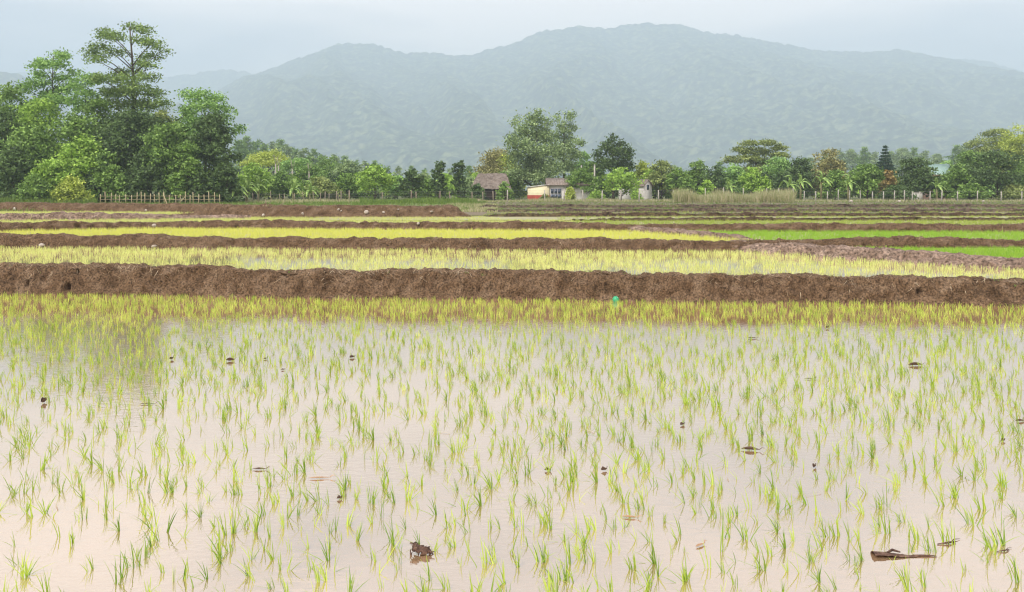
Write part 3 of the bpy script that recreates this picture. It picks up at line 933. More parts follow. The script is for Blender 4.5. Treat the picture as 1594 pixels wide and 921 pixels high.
def tree(px, hw, top, d, kind, green, label, name='tree', group=None, zb=None, lobes=None, leaf=None, cover=4.0, trunk_r=None, base=None, cl=None, mat=None, zg=None, bark='bark', cat='tree'):
    """a tree standing on the ground at distance d whose crown spans px-hw..px+hw and reaches row top"""
    global TREE_N
    TREE_N += 1
    rng = np.random.default_rng(1000 + TREE_N * 17)
    x = xd(px, d)
    z0 = float(ground_z(x, d)) if zg is None else zg
    z0 = max(z0, 1.08) if d > 85 else z0
    h = zd(top, d) - z0
    w = hw * d / FPX
    if zb is None:
        zb = {'bush': 0.0, 'round': 0.22, 'broad': 0.16, 'spiky': 0.12, 'layered': 0.28, 'umbrella': 0.35, 'column': 0.08}.get(kind, 0.2) * h
    else:
        zb = max(0, zd(zb, d) - z0)
    if lobes is not None:
        lb = []
        for (lx, ly, rx, rz) in lobes:
            s = d / FPX
            lb.append(((lx - px) * s * (0.92 if kind == 'tall' else 1.0), rng.uniform(-0.5, 0.5) * w, zd(ly, d) - z0, rx * s, rx * s * 0.9, rz * s))
    else:
        lb = lobes_for(kind, w, h, zb, rng)
    root = link(name, None, loc=(x, d, z0))
    root.empty_display_size = 0.5
    tag(root, label, cat, group)
    L = (leaf or 0.34) * 0.94
    V, q, v = leaf_cards(rng, lb, L, L * 0.62, cover, cl or max(0.16, 0.11 * w), flat=0.35 if kind in ('layered', 'umbrella') else 0.6,
                         inner=0.12 if kind in ('layered', 'umbrella', 'tall') else 0.28, zmin=0.05)
    link('crown', mesh_np('crown', V, q, M['leaf_' + green], v), root)
    mb = MB()
    tr = trunk_r or max(0.06, 0.022 * h)
    bend = rng.normal(0, 0.02 * h, 2)
    tip = h * (0.97 if kind in ('tall', 'pine') else 0.78)
    tp = [(bend[0] * math.sin(t * 3), bend[1] * math.sin(t * 2.5), tip * t - (0.15 if t == 0 else 0)) for t in np.linspace(0, 1, 7)]
    mb.tube(tp, [tr * (1.25 if i == 0 else 1 - 0.8 * i / 6) for i in range(7)], 7)
    tz = np.array([p_[2] for p_ in tp])
    order = rng.permutation(len(lb))[:22]
    for i in order:
        c = np.array(lb[i][:3])
        za = np.clip(c[2] - 0.55 * np.hypot(c[0], c[1]) - 0.04 * h, 0.12 * h, tip * 0.96)
        s = np.array([np.interp(za, tz, [p_[0] for p_ in tp]), np.interp(za, tz, [p_[1] for p_ in tp]), za])
        if np.linalg.norm(c - s) < 0.3:
            continue
        m_ = (s + c) / 2 + np.array([0, 0, 0.06 * np.linalg.norm(c - s)])
        r0 = tr * (1 - 0.75 * za / tip) * 0.55
        mb.tube([s, m_, c], [r0, r0 * 0.65, r0 * 0.25], 5)
    mb.build('trunk', M[bark], root, smooth=True)
    return root


# --- the tall clump on the left
G1 = 'trees of the tall clump beside the bamboo fence'
tree(200, 62, 33, 108, 'tall', 'moss', 'tallest tree, open layered crown on a bare dark trunk', group=G1, cover=4.2, leaf=0.3, trunk_r=0.34, cl=0.42,
     lobes=[(148, 45, 10, 4), (165, 55, 13, 5), (196, 38, 14, 5), (222, 48, 13, 6), (182, 62, 16, 6), (240, 70, 16, 6), (215, 62, 13, 5), (143, 84, 13, 6), (160, 76, 14, 5),
            (158, 97, 13, 6), (185, 84, 14, 5), (228, 86, 15, 6), (250, 78, 8, 5), (238, 104, 11, 5), (175, 112, 12, 5), (216, 100, 12, 5), (195, 112, 14, 5), (170, 128, 18, 7), (208, 130, 20, 7), (236, 124, 16, 7),
            (158, 145, 18, 8), (190, 148, 20, 8), (228, 145, 22, 9), (250, 150, 14, 9), (205, 165, 24, 9), (172, 164, 20, 8), (244, 168, 20, 10), (268, 165, 10, 10)])
tree(84, 45, 80, 110, 'tall', 'fresh', 'feathery light green tree with stacked sprays beside the tallest tree', group=G1, cover=4.6, leaf=0.34, trunk_r=0.2, cl=0.4,
     lobes=[(52, 165, 18, 10), (98, 160, 20, 10), (70, 170, 24, 12), (60, 96, 13, 6), (82, 84, 13, 6), (108, 92, 10, 6), (72, 106, 15, 6), (100, 106, 14, 6), (118, 114, 9, 5), (58, 118, 12, 6), (86, 120, 16, 6), (108, 130, 12, 6), (66, 132, 16, 7), (90, 140, 18, 8), (50, 140, 14, 8), (72, 152, 20, 9)])
tree(132, 32, 118, 107, 'tall', 'fresh', 'small feathery tree between the light green tree and the tallest tree', group=G1, cover=4.2, leaf=0.34, trunk_r=0.14, cl=0.4,
     lobes=[(134, 122, 16, 6), (150, 128, 12, 6), (122, 140, 15, 7), (140, 148, 16, 7), (112, 158, 14, 8), (150, 160, 14, 8), (130, 172, 18, 9)])
tree(14, 58, 132, 106, 'broad', 'mid', 'dense green tree at the outer edge of the tall clump', group=G1, leaf=0.36)
tree(60, 50, 152, 103, 'broad', 'bright', 'bushy bright green tree below the feathery light tree', group=G1, leaf=0.36)
tree(8, 34, 172, 100, 'broad', 'dark', 'dark tree draped with climbers at the edge of the clump', group=G1, leaf=0.36)
tree(115, 55, 178, 101, 'broad', 'mid', 'broad mid green tree below the small feathery tree', group=G1, leaf=0.38)
tree(212, 72, 172, 102, 'broad', 'dark', 'very dark broad tree around the foot of the tallest tree', group=G1, leaf=0.36, cover=6)
tree(255, 42, 172, 104, 'broad', 'olive', 'olive green tree touching the tallest tree, toward the pale-topped tree', group=G1, leaf=0.34)
tree(320, 50, 141, 104, 'broad', 'fresh', 'tree with a loose pale top at the end of the tall clump', group=G1, leaf=0.32, cover=4.2,
     lobes=[(300, 154, 15, 9), (318, 147, 12, 7), (336, 156, 14, 9), (352, 172, 14, 9), (286, 174, 16, 11), (324, 170, 22, 12), (344, 190, 20, 13), (304, 194, 24, 14), (362, 204, 10, 11), (330, 214, 28, 16), (300, 226, 24, 16)])
tree(330, 44, 178, 100, 'broad', 'dark', 'dark rounded tree standing in front of the pale-topped tree', group=G1, leaf=0.36, cover=6)
tree(262, 44, 190, 98, 'broad', 'mid', 'mid green tree between the two darkest trees', group=G1, leaf=0.36)
tree(180, 30, 200, 99, 'broad', 'dark', 'dark narrow tree in the gap beside the darkest crown', group=G1, leaf=0.36)
tree(152, 42, 152, 105, 'broad', 'mid', 'green crown filling the space below the small feathery tree', group=G1, leaf=0.36)
tree(190, 36, 172, 107, 'broad', 'olive', 'olive crown behind the lower trunk of the tallest tree', group=G1, leaf=0.34)
tree(288, 34, 170, 106, 'broad', 'mid', 'green crown between the tallest tree and the pale-topped tree', group=G1, leaf=0.36)
tree(40, 40, 168, 104, 'broad', 'mid', 'green crown wedged under the feathery light tree', group=G1, leaf=0.36)
G2 = 'shrubs in front of the tall clump'
tree(48, 62, 196, 97, 'bush', 'mid', 'big rounded mid green shrub below the clump', name='shrub', cat='shrub', group=G2, leaf=0.36)
tree(24, 46, 226, 94, 'bush', 'dark', 'dark green shrub standing above the tall grass', name='shrub', cat='shrub', group=G2, leaf=0.36)
tree(128, 52, 212, 97, 'bush', 'bright', 'bright layered shrub at the start of the bamboo fence', name='shrub', cat='shrub', group=G2, leaf=0.38)
tree(166, 36, 236, 96, 'bush', 'mid', 'round green shrub close behind the first bamboo stakes', name='shrub', cat='shrub', group=G2, leaf=0.36)
tree(84, 46, 246, 94, 'bush', 'bright', 'bright green creeper mound sloping to the grass', name='shrub', cat='shrub', group=G2, leaf=0.34)
tree(112, 30, 276, 90.5, 'bush', 'yellow', 'low yellow-green bush spilling down to the bund', name='shrub', cat='shrub', group=G2, leaf=0.3)
tree(52, 30, 272, 91, 'bush', 'mid', 'small bush amid the tall grass', name='shrub', cat='shrub', group=G2, leaf=0.3)
tree(292, 34, 218, 96.5, 'bush', 'mid', 'green climber hanging beside the dark rounded tree', name='shrub', cat='shrub', group=G2, leaf=0.32)
tree(232, 44, 226, 96.5, 'bush', 'dark', 'dark bushy undergrowth behind the bamboo stakes', name='shrub', cat='shrub', group=G2, leaf=0.36)
tree(350, 26, 240, 97, 'bush', 'dark', 'dark undergrowth at the foot of the dark rounded tree, near the bananas', name='shrub', cat='shrub', group=G2, leaf=0.34)

# --- between the clump and the house
G3 = 'trees between the clump and the thatched barn'
for row in [
    (395, 28, 256, 125, 'broad', 'bright', 'bright leafy tree beside the clump, above the banana plants'),
    (418, 40, 236, 165, 'umbrella', 'yellow', 'spreading yellow-green tree with several pale trunks'),
    (462, 30, 246, 160, 'umbrella', 'fresh', 'light green flat-topped tree beside the pale trunks'),
    (512, 26, 240, 175, 'spiky', 'mid', 'pointed green tree above the low scrub'),
    (486, 28, 256, 150, 'broad', 'mid', 'green tree below the pointed tree'),
    (540, 26, 250, 170, 'broad', 'grey', 'grey-green tree next to the pointed green tree'),
    (440, 28, 268, 130, 'broad', 'mid', 'low green tree behind the banana plants'),
    (500, 32, 276, 122, 'bush', 'olive', 'olive scrub behind the middle fence'),
    (540, 30, 272, 125, 'bush', 'mid', 'mid green scrub behind the middle fence'),
    (584, 30, 257, 120, 'round', 'bright', 'round light green tree with a loose outline, behind the middle fence'),
    (615, 22, 272, 128, 'broad', 'fresh', 'small pale green tree between the round light one and the dark-headed one'),
    (641, 22, 264, 119, 'round', 'dark', 'dark umbrella-headed small tree behind the middle fence'),
    (665, 20, 278, 123, 'bush', 'mid', 'low green bush between the dark-headed tree and the twin columns'),
    (683, 15, 251, 121, 'column', 'dark', 'first of the twin dark column trees, farther from the barn'),
    (714, 15, 251, 121, 'column', 'dark', 'second of the twin dark column trees, beside the barn'),
    (742, 18, 286, 118, 'bush', 'dark', 'low dark bush in front of the thatched barn'),
    (785, 16, 284, 119, 'bush', 'mid', 'green bush at the corner of the thatched barn'),
]:
    tree(*row, group=G3, name='shrub' if row[4] == 'bush' else 'tree', cat='shrub' if row[4] == 'bush' else 'tree', leaf=0.36)
tree(772, 46, 236, 152, 'bush', 'brown', 'brownish green mound of creepers rising behind the thatched barn', name='creeper_mound', cat='shrub', leaf=0.4)
tree(790, 30, 240, 150, 'bush', 'yellow', 'yellow-green creeper beside the big central tree', name='creeper_mound', cat='shrub', leaf=0.4)

# --- around the house
tree(836, 50, 177, 134, 'spiky', 'grey', 'big upright tree with pale blossom flecks behind the yellow house', leaf=0.36, cover=6,
     lobes=[(836, 186, 8, 14), (824, 196, 9, 16), (848, 196, 9, 16), (803, 196, 6, 12), (812, 212, 10, 18), (833, 216, 14, 20), (852, 220, 12, 20), (800, 228, 10, 14), (794, 218, 6, 8), (818, 236, 16, 18), (846, 244, 18, 20), (866, 240, 12, 18),
            (804, 250, 14, 16), (828, 262, 20, 18), (856, 268, 20, 18), (800, 274, 12, 14), (840, 282, 22, 16), (815, 280, 16, 16)])
tree(878, 32, 176, 141, 'spiky', 'grey', 'upright tree with horn-like twin tops beside the blossom tree', leaf=0.36, cover=5,
     lobes=[(868, 186, 5, 11), (884, 186, 6, 12), (890, 182, 5, 8), (874, 204, 9, 15), (890, 206, 8, 14), (866, 216, 8, 14), (882, 226, 12, 16), (898, 226, 9, 10), (872, 244, 14, 16), (892, 246, 12, 14), (880, 264, 16, 16)])
tree(955, 32, 212, 138, 'spiky', 'dark', 'dark tree with jagged upright top behind the two round trees', leaf=0.36, cover=6,
     lobes=[(951, 220, 6, 9), (943, 230, 9, 11), (965, 230, 7, 11), (978, 236, 6, 11), (955, 240, 13, 13), (932, 246, 9, 11), (972, 248, 11, 12), (942, 258, 15, 12), (964, 262, 16, 13), (980, 262, 7, 8)])
for row in [
    (905, 24, 234, 148, 'broad', 'fresh', 'light green tree filling the gap beside the horn-topped tree'),
    (925, 22, 252, 142, 'broad', 'mid', 'green tree behind the pale posts near the house'),
    (905, 29, 265, 123, 'round', 'mid', 'dense round-headed tree growing against the yellow and white house'),
    (967, 30, 262, 123, 'round', 'bright', 'bright round-headed tree half covering the small white house'),
    (1000, 22, 252, 140, 'broad', 'yellow', 'yellow-green tree behind the small white house'),
    (1030, 26, 250, 134, 'broad', 'olive', 'olive round tree between the small white house and the reeds'),
    (1054, 20, 262, 128, 'broad', 'mid', 'mid green tree between the olive round tree and the reed grass'),
    (1086, 24, 250, 135, 'broad', 'mid', 'taller green tree behind the reed grass'),
    (1112, 22, 258, 128, 'broad', 'dark', 'dark green tree behind the middle of the reed grass'),
    (1072, 18, 276, 120, 'bush', 'mid', 'low bush at the end of the reed grass nearer the houses'),
    (1100, 16, 280, 118, 'bush', 'bright', 'low bright bush behind the reed grass'),
    (1142, 24, 256, 130, 'broad', 'fresh', 'blue-green tree under the spreading pale tree'),
    (1172, 24, 262, 119, 'broad', 'bright', 'bright yellow-green young tree at the back of the reeds'),
    (1212, 32, 244, 140, 'broad', 'fresh', 'light green tree between the spreading pale tree and the dark tree'),
    (1246, 26, 244, 132, 'broad', 'dark', 'dark tree above the three banana plants by the long fence'),
    (1220, 26, 268, 124, 'bush', 'dark', 'dark thicket behind the banana plants'),
    (1290, 30, 231, 134, 'broad', 'brown', 'brownish olive cone-shaped tree above the bananas'),
    (1300, 26, 266, 122, 'bush', 'mid', 'green thicket under the brownish cone-shaped tree'),
    (1350, 34, 254, 121, 'round', 'mid', 'dense dark mango-like tree with bright top by the fence'),
    (1384, 17, 264, 118, 'bush', 'rust', 'rust-coloured shrub beside the drooping dark tree'),
    (1424, 38, 248, 122, 'layered', 'dark', 'dark drooping layered tree beside the rust-coloured shrub'),
    (1432, 30, 262, 120, 'broad', 'dark', 'dark lower tree under the drooping layered crown'),
    (1470, 20, 284, 117, 'bush', 'mid', 'low shrub in front of the green-roofed house'),
    (1490, 28, 258, 124, 'broad', 'mid', 'green tree between the green-roofed house and the layered fence tree'),
    (1512, 34, 234, 134, 'broad', 'mid', 'mid green spreading tree behind the layered fence tree'),
    (1552, 46, 237, 117, 'layered', 'dark', 'layered dark green tree with a bare trunk at the fence'),
    (1596, 30, 250, 122, 'broad', 'mid', 'green tree beyond the layered fence tree, away from the houses'),
    (1640, 40, 235, 125, 'broad', 'mid', 'green tree past the last fence posts'),
    (1522, 26, 214, 168, 'broad', 'olive', 'olive tree far back, lowest of the three tall crowns behind the fence trees'),
    (1552, 34, 202, 178, 'layered', 'olive', 'tall olive layered tree far back behind the layered fence tree'),
    (1586, 36, 195, 172, 'broad', 'yellow', 'tall yellowish tree far back, highest of the crowns behind the fence trees'),
    (1475, 18, 250, 150, 'broad', 'fresh', 'small light tree behind the green roof'),
    (1580, 30, 288, 115, 'bush', 'olive', 'olive undergrowth below the layered fence tree'),
    (1510, 30, 286, 116, 'bush', 'mid', 'green undergrowth behind the fence by the layered fence tree'),
    (1395, 30, 290, 116, 'bush', 'dark', 'dark undergrowth behind the fence below the rust-coloured shrub'),
]:
    tree(*row, name='shrub' if row[4] == 'bush' else 'tree', cat='shrub' if row[4] == 'bush' else 'tree', group='trees behind the house and the long fence', leaf=0.36)
tree(1176, 42, 219, 150, 'layered', 'olive', 'spreading pale olive tree with a flat layered top', group='trees behind the house and the long fence', leaf=0.34, cover=5, cl=0.4,
     lobes=[(1162, 226, 13, 6), (1188, 225, 15, 6), (1207, 233, 12, 6), (1149, 236, 12, 6), (1176, 238, 20, 8), (1140, 250, 12, 7), (1206, 244, 14, 6), (1162, 249, 20, 7), (1188, 254, 20, 8), (1174, 268, 26, 9)])
for px, hw, top, hgt, gr, lab in [(887, 9, 292, 117, 'yellow', 'clipped yellow-green bush at the corner of the house'), (929, 14, 296, 117, 'bright', 'low clipped bright bush between two fence posts'),
                                  (848, 8, 303, 116, 'olive', 'small weed bush against the red base of the house'), (990, 9, 297, 118, 'bright', 'small bright bush before the small white house')]:
    tree(px, hw, top, hgt, 'bush', gr, lab, name='shrub', cat='shrub', leaf=0.22, cover=7)

# Norfolk-like pine: whorled tiers
rng = np.random.default_rng(5)
dp = 140.0
root = link('pine_tree', None, loc=(xd(1378, dp), dp, 1.1))
tag(root, 'dark conical pine with even tiers above the broadleaf trees', 'tree')
hp = zd(226, dp) - 1.1
lb = []
for i in range(13):
    t = i / 12
    zz = hp * (0.3 + 0.67 * t)
    R = 1.95 * (1 - t) ** 0.85 + 0.12
    for k in range(9):
        a = k * 2 * math.pi / 9 + i * 0.3
        lb.append((math.cos(a) * R * 0.6, math.sin(a) * R * 0.6, zz - 0.1 * R, R * 0.45, R * 0.45, 0.16))
V, q, v = leaf_cards(rng, lb, 0.26, 0.13, 9.0, 0.1, flat=0.5, inner=0.5)
link('crown', mesh_np('crown', V, q, M['leaf_pine'], v), root)
MB().tube([(0, 0, -0.1), (0, 0, hp * 0.5), (0, 0, hp)], [0.16, 0.1, 0.02], 7).build('trunk', M['bark'], root)


FILL = 'low background shrub filling the gaps behind the fences'
fr = np.random.default_rng(91)
def copy_tree(src, loc, scale, rz, label, group):
    r = src.copy()
    COL.objects.link(r)
    r.location, r.scale, r.rotation_euler = loc, scale, (0, 0, rz)
    r['label'], r['group'] = label, group
    for ch in src.children:
        c = ch.copy()
        COL.objects.link(c)
        c.parent = r
    return r


fill = []
for k, px in enumerate(np.arange(372, 1640, 21.0)):
    if 800 < px < 885 or 985 < px < 1018:
        continue
    px += fr.uniform(-8, 8)
    top, d = fr.uniform(266, 282), fr.uniform(136, 150)
    if len(fill) < 8:
        fill.append(tree(px, fr.uniform(20, 30), 274, d, 'bush', ('mid', 'dark', 'olive', 'fresh', 'bright', 'grey', 'mid', 'dark')[len(fill)], FILL, name='shrub', cat='shrub', group='shrubs filling the gaps', leaf=0.4, cover=4))
    else:
        z_ = fr.uniform(0.85, 1.25)
        copy_tree(fill[fr.integers(0, 8)], (xd(px, d), d, 1.1), (z_ * fr.uniform(0.85, 1.2), z_, z_), fr.uniform(0, 6.28), FILL, 'shrubs filling the gaps')
UND = 'dark undergrowth bush standing behind the bamboo stake fence'
for k, (px, hw, top, d, gr) in enumerate([(10, 30, 250, 98, 'dark'), (150, 30, 262, 96, 'dark'), (190, 26, 270, 95, 'mid'), (215, 26, 264, 95.5, 'dark'), (250, 26, 262, 95.5, 'dark'), (275, 24, 268, 95, 'mid'), (310, 24, 266, 96, 'dark'), (336, 22, 270, 96, 'dark'), (362, 18, 276, 99, 'dark')]):
    tree(px, hw, top, d, 'bush', gr, UND, name='shrub', cat='shrub', group='undergrowth behind the stake fence', leaf=0.34)


# hazy far trees: a few shared shapes, copied
far_l, far_r = 'far hazy woodland tree on the slope behind the pale trunks', 'far hazy tree rising behind the dark pine and green roof'
protos = []
for i, (px, hw, top, d, kd, gr) in enumerate([(384, 16, 212, 360, 'broad', 'mid'), (412, 15, 218, 340, 'spiky', 'mid'), (446, 16, 224, 330, 'broad', 'grey'), (1405, 17, 229, 420, 'broad', 'grey')]):
    protos.append(tree(px, hw, top, d, kd, gr, far_l if i < 3 else far_r, group='far trees on the slope behind the pale trunks' if i < 3 else 'far trees behind the pine', leaf=0.6, cover=4))
rr = np.random.default_rng(77)
spots = [(372, 218, 330), (398, 214, 370), (425, 220, 350), (436, 217, 390), (460, 226, 340), (474, 230, 320), (488, 232, 345), (502, 236, 300), (520, 240, 330), (536, 243, 310), (552, 246, 300), (568, 250, 290), (584, 250, 320), (602, 256, 280),
         (620, 258, 290), (640, 258, 300), (660, 260, 270), (700, 262, 280), (730, 258, 290), (390, 236, 260), (408, 240, 250), (480, 244, 240), (530, 252, 230), (560, 256, 235)]
spots_r = [(1262, 244, 400), (1285, 240, 410), (1306, 233, 420), (1326, 231, 430), (1346, 229, 420), (1362, 236, 400), (1388, 234, 430), (1422, 230, 440), (1440, 234, 410), (1458, 238, 430), (1490, 226, 420), (1504, 222, 380), (1050, 256, 300), (1120, 252, 300), (1200, 250, 320)]
for k, (px, top, d) in enumerate(spots + spots_r):
    src = protos[k % 3] if k < len(spots) else protos[(3, 0, 2)[k % 3]]
    x = xd(px, d)
    z0 = float(ground_z(x, d))
    h_src = zd((212, 218, 224, 229)[protos.index(src)], src.location.y) - src.location.z
    s = (zd(top, d) - z0) / h_src
    copy_tree(src, (x, d, z0), (s * rr.uniform(0.85, 1.25), s, s), rr.uniform(0, 6.28), far_l if k < len(spots) else far_r, 'far trees on the slope behind the pale trunks' if k < len(spots) else 'far trees behind the pine')

# pale bare trunks standing in the light green trees
for px, y0, y1, d, lab in [(429, 254, 290, 152, 'taller of the two close pale trunks in the yellow-green tree'), (433.5, 257, 290, 152, 'shorter of the two close pale trunks in the yellow-green tree'),
                           (455, 262, 288, 150, 'single pale bare trunk under the flat-topped tree'), (481, 266, 288, 148, 'thin pale trunk in the scrub below the pointed tree')]:
    z0 = 1.1
    t_ = zd(y0, d) - z0
    root = link('bare_trunk', None, loc=(xd(px, d), d, z0))
    tag(root, lab, 'tree trunk', 'pale bare trunks')
    MB().tube([(0, 0, -0.1), (0.05, 0, t_ * 0.5), (0, 0.05, t_)], [0.2, 0.16, 0.11], 7).build('trunk', M['bark_pale'], root, smooth=True)
    mb = MB()
    for a in range(3):
        mb.tube([(0, 0, t_ * 0.97), (0.5 * math.cos(a * 2.1), 0.5 * math.sin(a * 2.1), t_ + 1.4)], [0.05, 0.02], 5)
    mb.build('limb', M['bark_pale'], root)


# ------------------------------------------------------------------ banana plants
def banana_leaf(L, Wd, rise, droop, seed):
    rng = np.random.default_rng(seed)
    n = 9
    V = []
    for i in range(n):
        t = i / (n - 1)
        x = L * (0.15 * t + 0.75 * t ** 1.2)
        z = rise * math.sin(min(1.0, t * 1.15) * math.pi * 0.62) - droop * t ** 3
        w = Wd * (0.08 + 0.92 * math.sin(math.pi * (0.06 + 0.9 * t)) ** 0.6) * 0.5 * (1 if i < n - 1 else 0.2) * rng.uniform(0.8, 1.1)
        V += [(x, -w, z - w * 0.45), (x, 0, z), (x, w, z - w * 0.45)]
    q = []
    for i in range(n - 1):
        for j in (0, 1):
            q.append((i * 3 + j, i * 3 + j + 1, i * 3 + j + 4, i * 3 + j + 3))
    return mesh_np('leaf', np.array(V), np.array(q), M['leaf_banana'], rng.uniform(0.2, 1, len(q)))


BL = [banana_leaf(2.3, 0.6, 1.3, 1.6, 1), banana_leaf(2.0, 0.55, 1.7, 0.7, 2), banana_leaf(2.5, 0.6, 0.8, 1.9, 3)]
BSTEM = {}


def banana(px, top, d, label, seed, nl=9):
    rng = random.Random(seed)
    h = zd(top, d) - 1.1
    sh = max(0.7, h - 1.35)
    root = link('banana_plant', None, loc=(xd(px, d), d, 1.1))
    tag(root, label, 'banana plant', 'banana plants')
    MB().tube([(0, 0, -0.1), (0.03, 0, sh * 0.5), (0, 0, sh)], [0.16, 0.13, 0.08], 8).build('stem', M['stem'], root, smooth=True)
    for k in range(nl):
        s = rng.uniform(0.5, 0.85)
        link('leaf', BL[k % 3], root, (0, 0, sh - 0.05), (rng.uniform(-0.2, 0.2), -0.15 - 0.5 * (k % 3 == 1), k * 2.4 + rng.uniform(-0.3, 0.3)), (s, s, s))


M['stem'] = noise_mat('banana_stem', [(0.13, 0.12, 0.05), (0.26, 0.24, 0.12)], scale=4, rough=0.7, stretch=(1, 1, 0.2))
for i, (px, top, d, lab) in enumerate([
    (368, 280, 98, 'banana plant against the dark undergrowth at the end of the clump'), (384, 276, 100, 'banana plant between the clump and the bright leafy tree'),
    (402, 272, 103, 'taller banana plant below the bright leafy tree'), (456, 280, 108, 'banana plant of a pair before scrub, nearer the tall clump'),
    (482, 282, 108, 'banana plant of a pair before scrub, nearer the barn'), (1134, 278, 116, 'banana plant behind the reed grass'),
    (1228, 274, 113, 'low banana plant at the end of the reed grass'), (1246, 270, 115, 'middle banana plant of three by the long fence'),
    (1278, 266, 116, 'tall banana plant of three by the long fence'), (1320, 272, 112, 'lone large banana plant with drooping leaves in front of the mango-like tree'),
    (1458, 276, 116, 'banana plant below the green-roofed house')]):
    banana(px, top, d, lab, 300 + i, 9 if d > 105 else 8)

# ------------------------------------------------------------------ fences and stakes
rf = random.Random(4)
POSTM = {}


def post_mesh(mat, r):
    key = (mat, r)
    if key not in POSTM:
        POSTM[key] = MB().tube([(0, 0, -0.2), (0.01, 0, 0.5), (0, 0.005, 1.0)], [r * 1.1, r, r * 0.85], 6).mesh('post', M[mat])
    return POSTM[key]


def fence(name, label, pts, mat, r, hgt, part, jitter=0.1, lean=0.05, wires=(), rail=False, zg=1.08, wire_r=0.008):
    root = link(name, None, loc=(pts[0][0], pts[0][1], zg))
    tag(root, label, 'fence')
    o = np.array([pts[0][0], pts[0][1]])
    for (x, y) in pts:
        h = hgt * rf.uniform(1 - jitter, 1 + jitter)
        link(part, post_mesh(mat, r), root, (x - o[0], y - o[1], 0), (rf.uniform(-lean, lean), rf.uniform(-lean, lean), rf.uniform(0, 6)), (1, 1, h))
    P = [(x - o[0], y - o[1]) for x, y in pts]
    for wz in wires:
        MB().tube([(x, y - r * 1.2, wz * hgt + rf.uniform(-0.02, 0.02)) for x, y in P], wire_r, 4).build('rail' if rail else 'wire', M['bamboo' if rail else 'wire'], root)
    return root


fence('stake_fence', 'fence of close-set pale bamboo stakes below the tall clump', [(xd(px, 90.5), 90.5 + rf.uniform(-0.1, 0.1)) for px in np.arange(158, 345, 7.6) + np.array([rf.uniform(-2, 2) for _ in np.arange(158, 345, 7.6)])],
      'bamboo', 0.05, 1.12, 'stake', 0.16, 0.06, wires=(0.45, 0.75), rail=True, wire_r=0.02)
fence('stake_fence', 'thin broken stake fence in front of the banana plants', [(xd(px, 99), 99 + rf.uniform(-0.2, 0.2)) for px in np.arange(352, 545, 13.5) + np.array([rf.uniform(-4, 4) for _ in np.arange(352, 545, 13.5)])],
      'post', 0.04, 1.15, 'stake', 0.2, 0.1, wires=(0.5, 0.85), wire_r=0.01)
fence('wire_fence', 'grey wire fence with wooden posts before the thatched barn', [(xd(px, 112), 112) for px in (506, 524, 531, 543, 595, 640, 648, 685, 700, 735, 752, 768, 790)],
      'post', 0.07, 1.3, 'post', 0.1, 0.04, wires=(0.25, 0.5, 0.75, 0.95))
fence('wire_fence', 'wire fence with pale concrete posts before the house', [(xd(px, 110), 110) for px in (790, 848, 878, 907, 937, 966, 995, 1025, 1048)],
      'concrete', 0.085, 1.45, 'post', 0.05, 0.03, wires=(0.25, 0.5, 0.75, 0.95))
fence('wire_fence', 'wire fence with pale posts showing above the reed grass', [(xd(px, 111), 111) for px in (1098, 1126, 1157, 1194, 1212, 1235)],
      'concrete', 0.075, 1.75, 'post', 0.06, 0.03, wires=(0.4, 0.7, 0.95))
fence('wire_fence', 'long fence of pale posts in front of the dark trees', [(xd(px, 112), 112 + rf.uniform(-0.1, 0.1)) for px in (1252, 1270, 1288, 1305, 1322, 1339, 1358, 1375, 1392, 1408, 1420, 1432, 1448, 1466, 1490, 1521, 1558, 1590, 1622, 1660, 1700)],
      'concrete', 0.075, 1.4, 'post', 0.1, 0.04, wires=(0.3, 0.6, 0.92))
# low picket row in front of it
fence('stake_fence', 'row of short thin stakes on the ground before the long fence', [(xd(px, 100), 100) for px in np.arange(1408, 1488, 5.2)], 'post', 0.025, 0.55, 'stake', 0.25, 0.12)


def stick(px0, py0, d, px1, py1, r, label, mat='bamboo', name='wooden_stake'):
    a = np.array([xd(px0, d), d, zd(py0, d)])
    b = np.array([xd(px1, d), d + 0.1, zd(py1, d)])
    o = MB().tube([(0, 0, 0), (b - a) * 0.5 + np.array([0.02, 0, 0]), b - a], [r, r * 0.9, r * 0.6], 6).build(name, M[mat], None, tuple(a))
    return tag(o, label, 'stake')


stick(263, 328, 57.5, 253, 301, 0.045, 'long pale pole leaning on the tall bund by the bamboo fence')
stick(45, 346, 45.3, 49, 331.5, 0.03, 'taller of two thin stakes stuck in the pale bank')
stick(66, 344, 45.5, 67.5, 333, 0.028, 'shorter of two thin stakes stuck in the pale bank')
stick(278, 317, 91, 289, 304, 0.05, 'pale pole propped crosswise behind the leaning pole')
stick(420, 326, 54, 441, 316, 0.03, 'thin dead branch sticking out of the tall bund', 'post')
stick(414, 318, 54, 412, 310, 0.03, 'short thin stake on top of the tall bund', 'post')

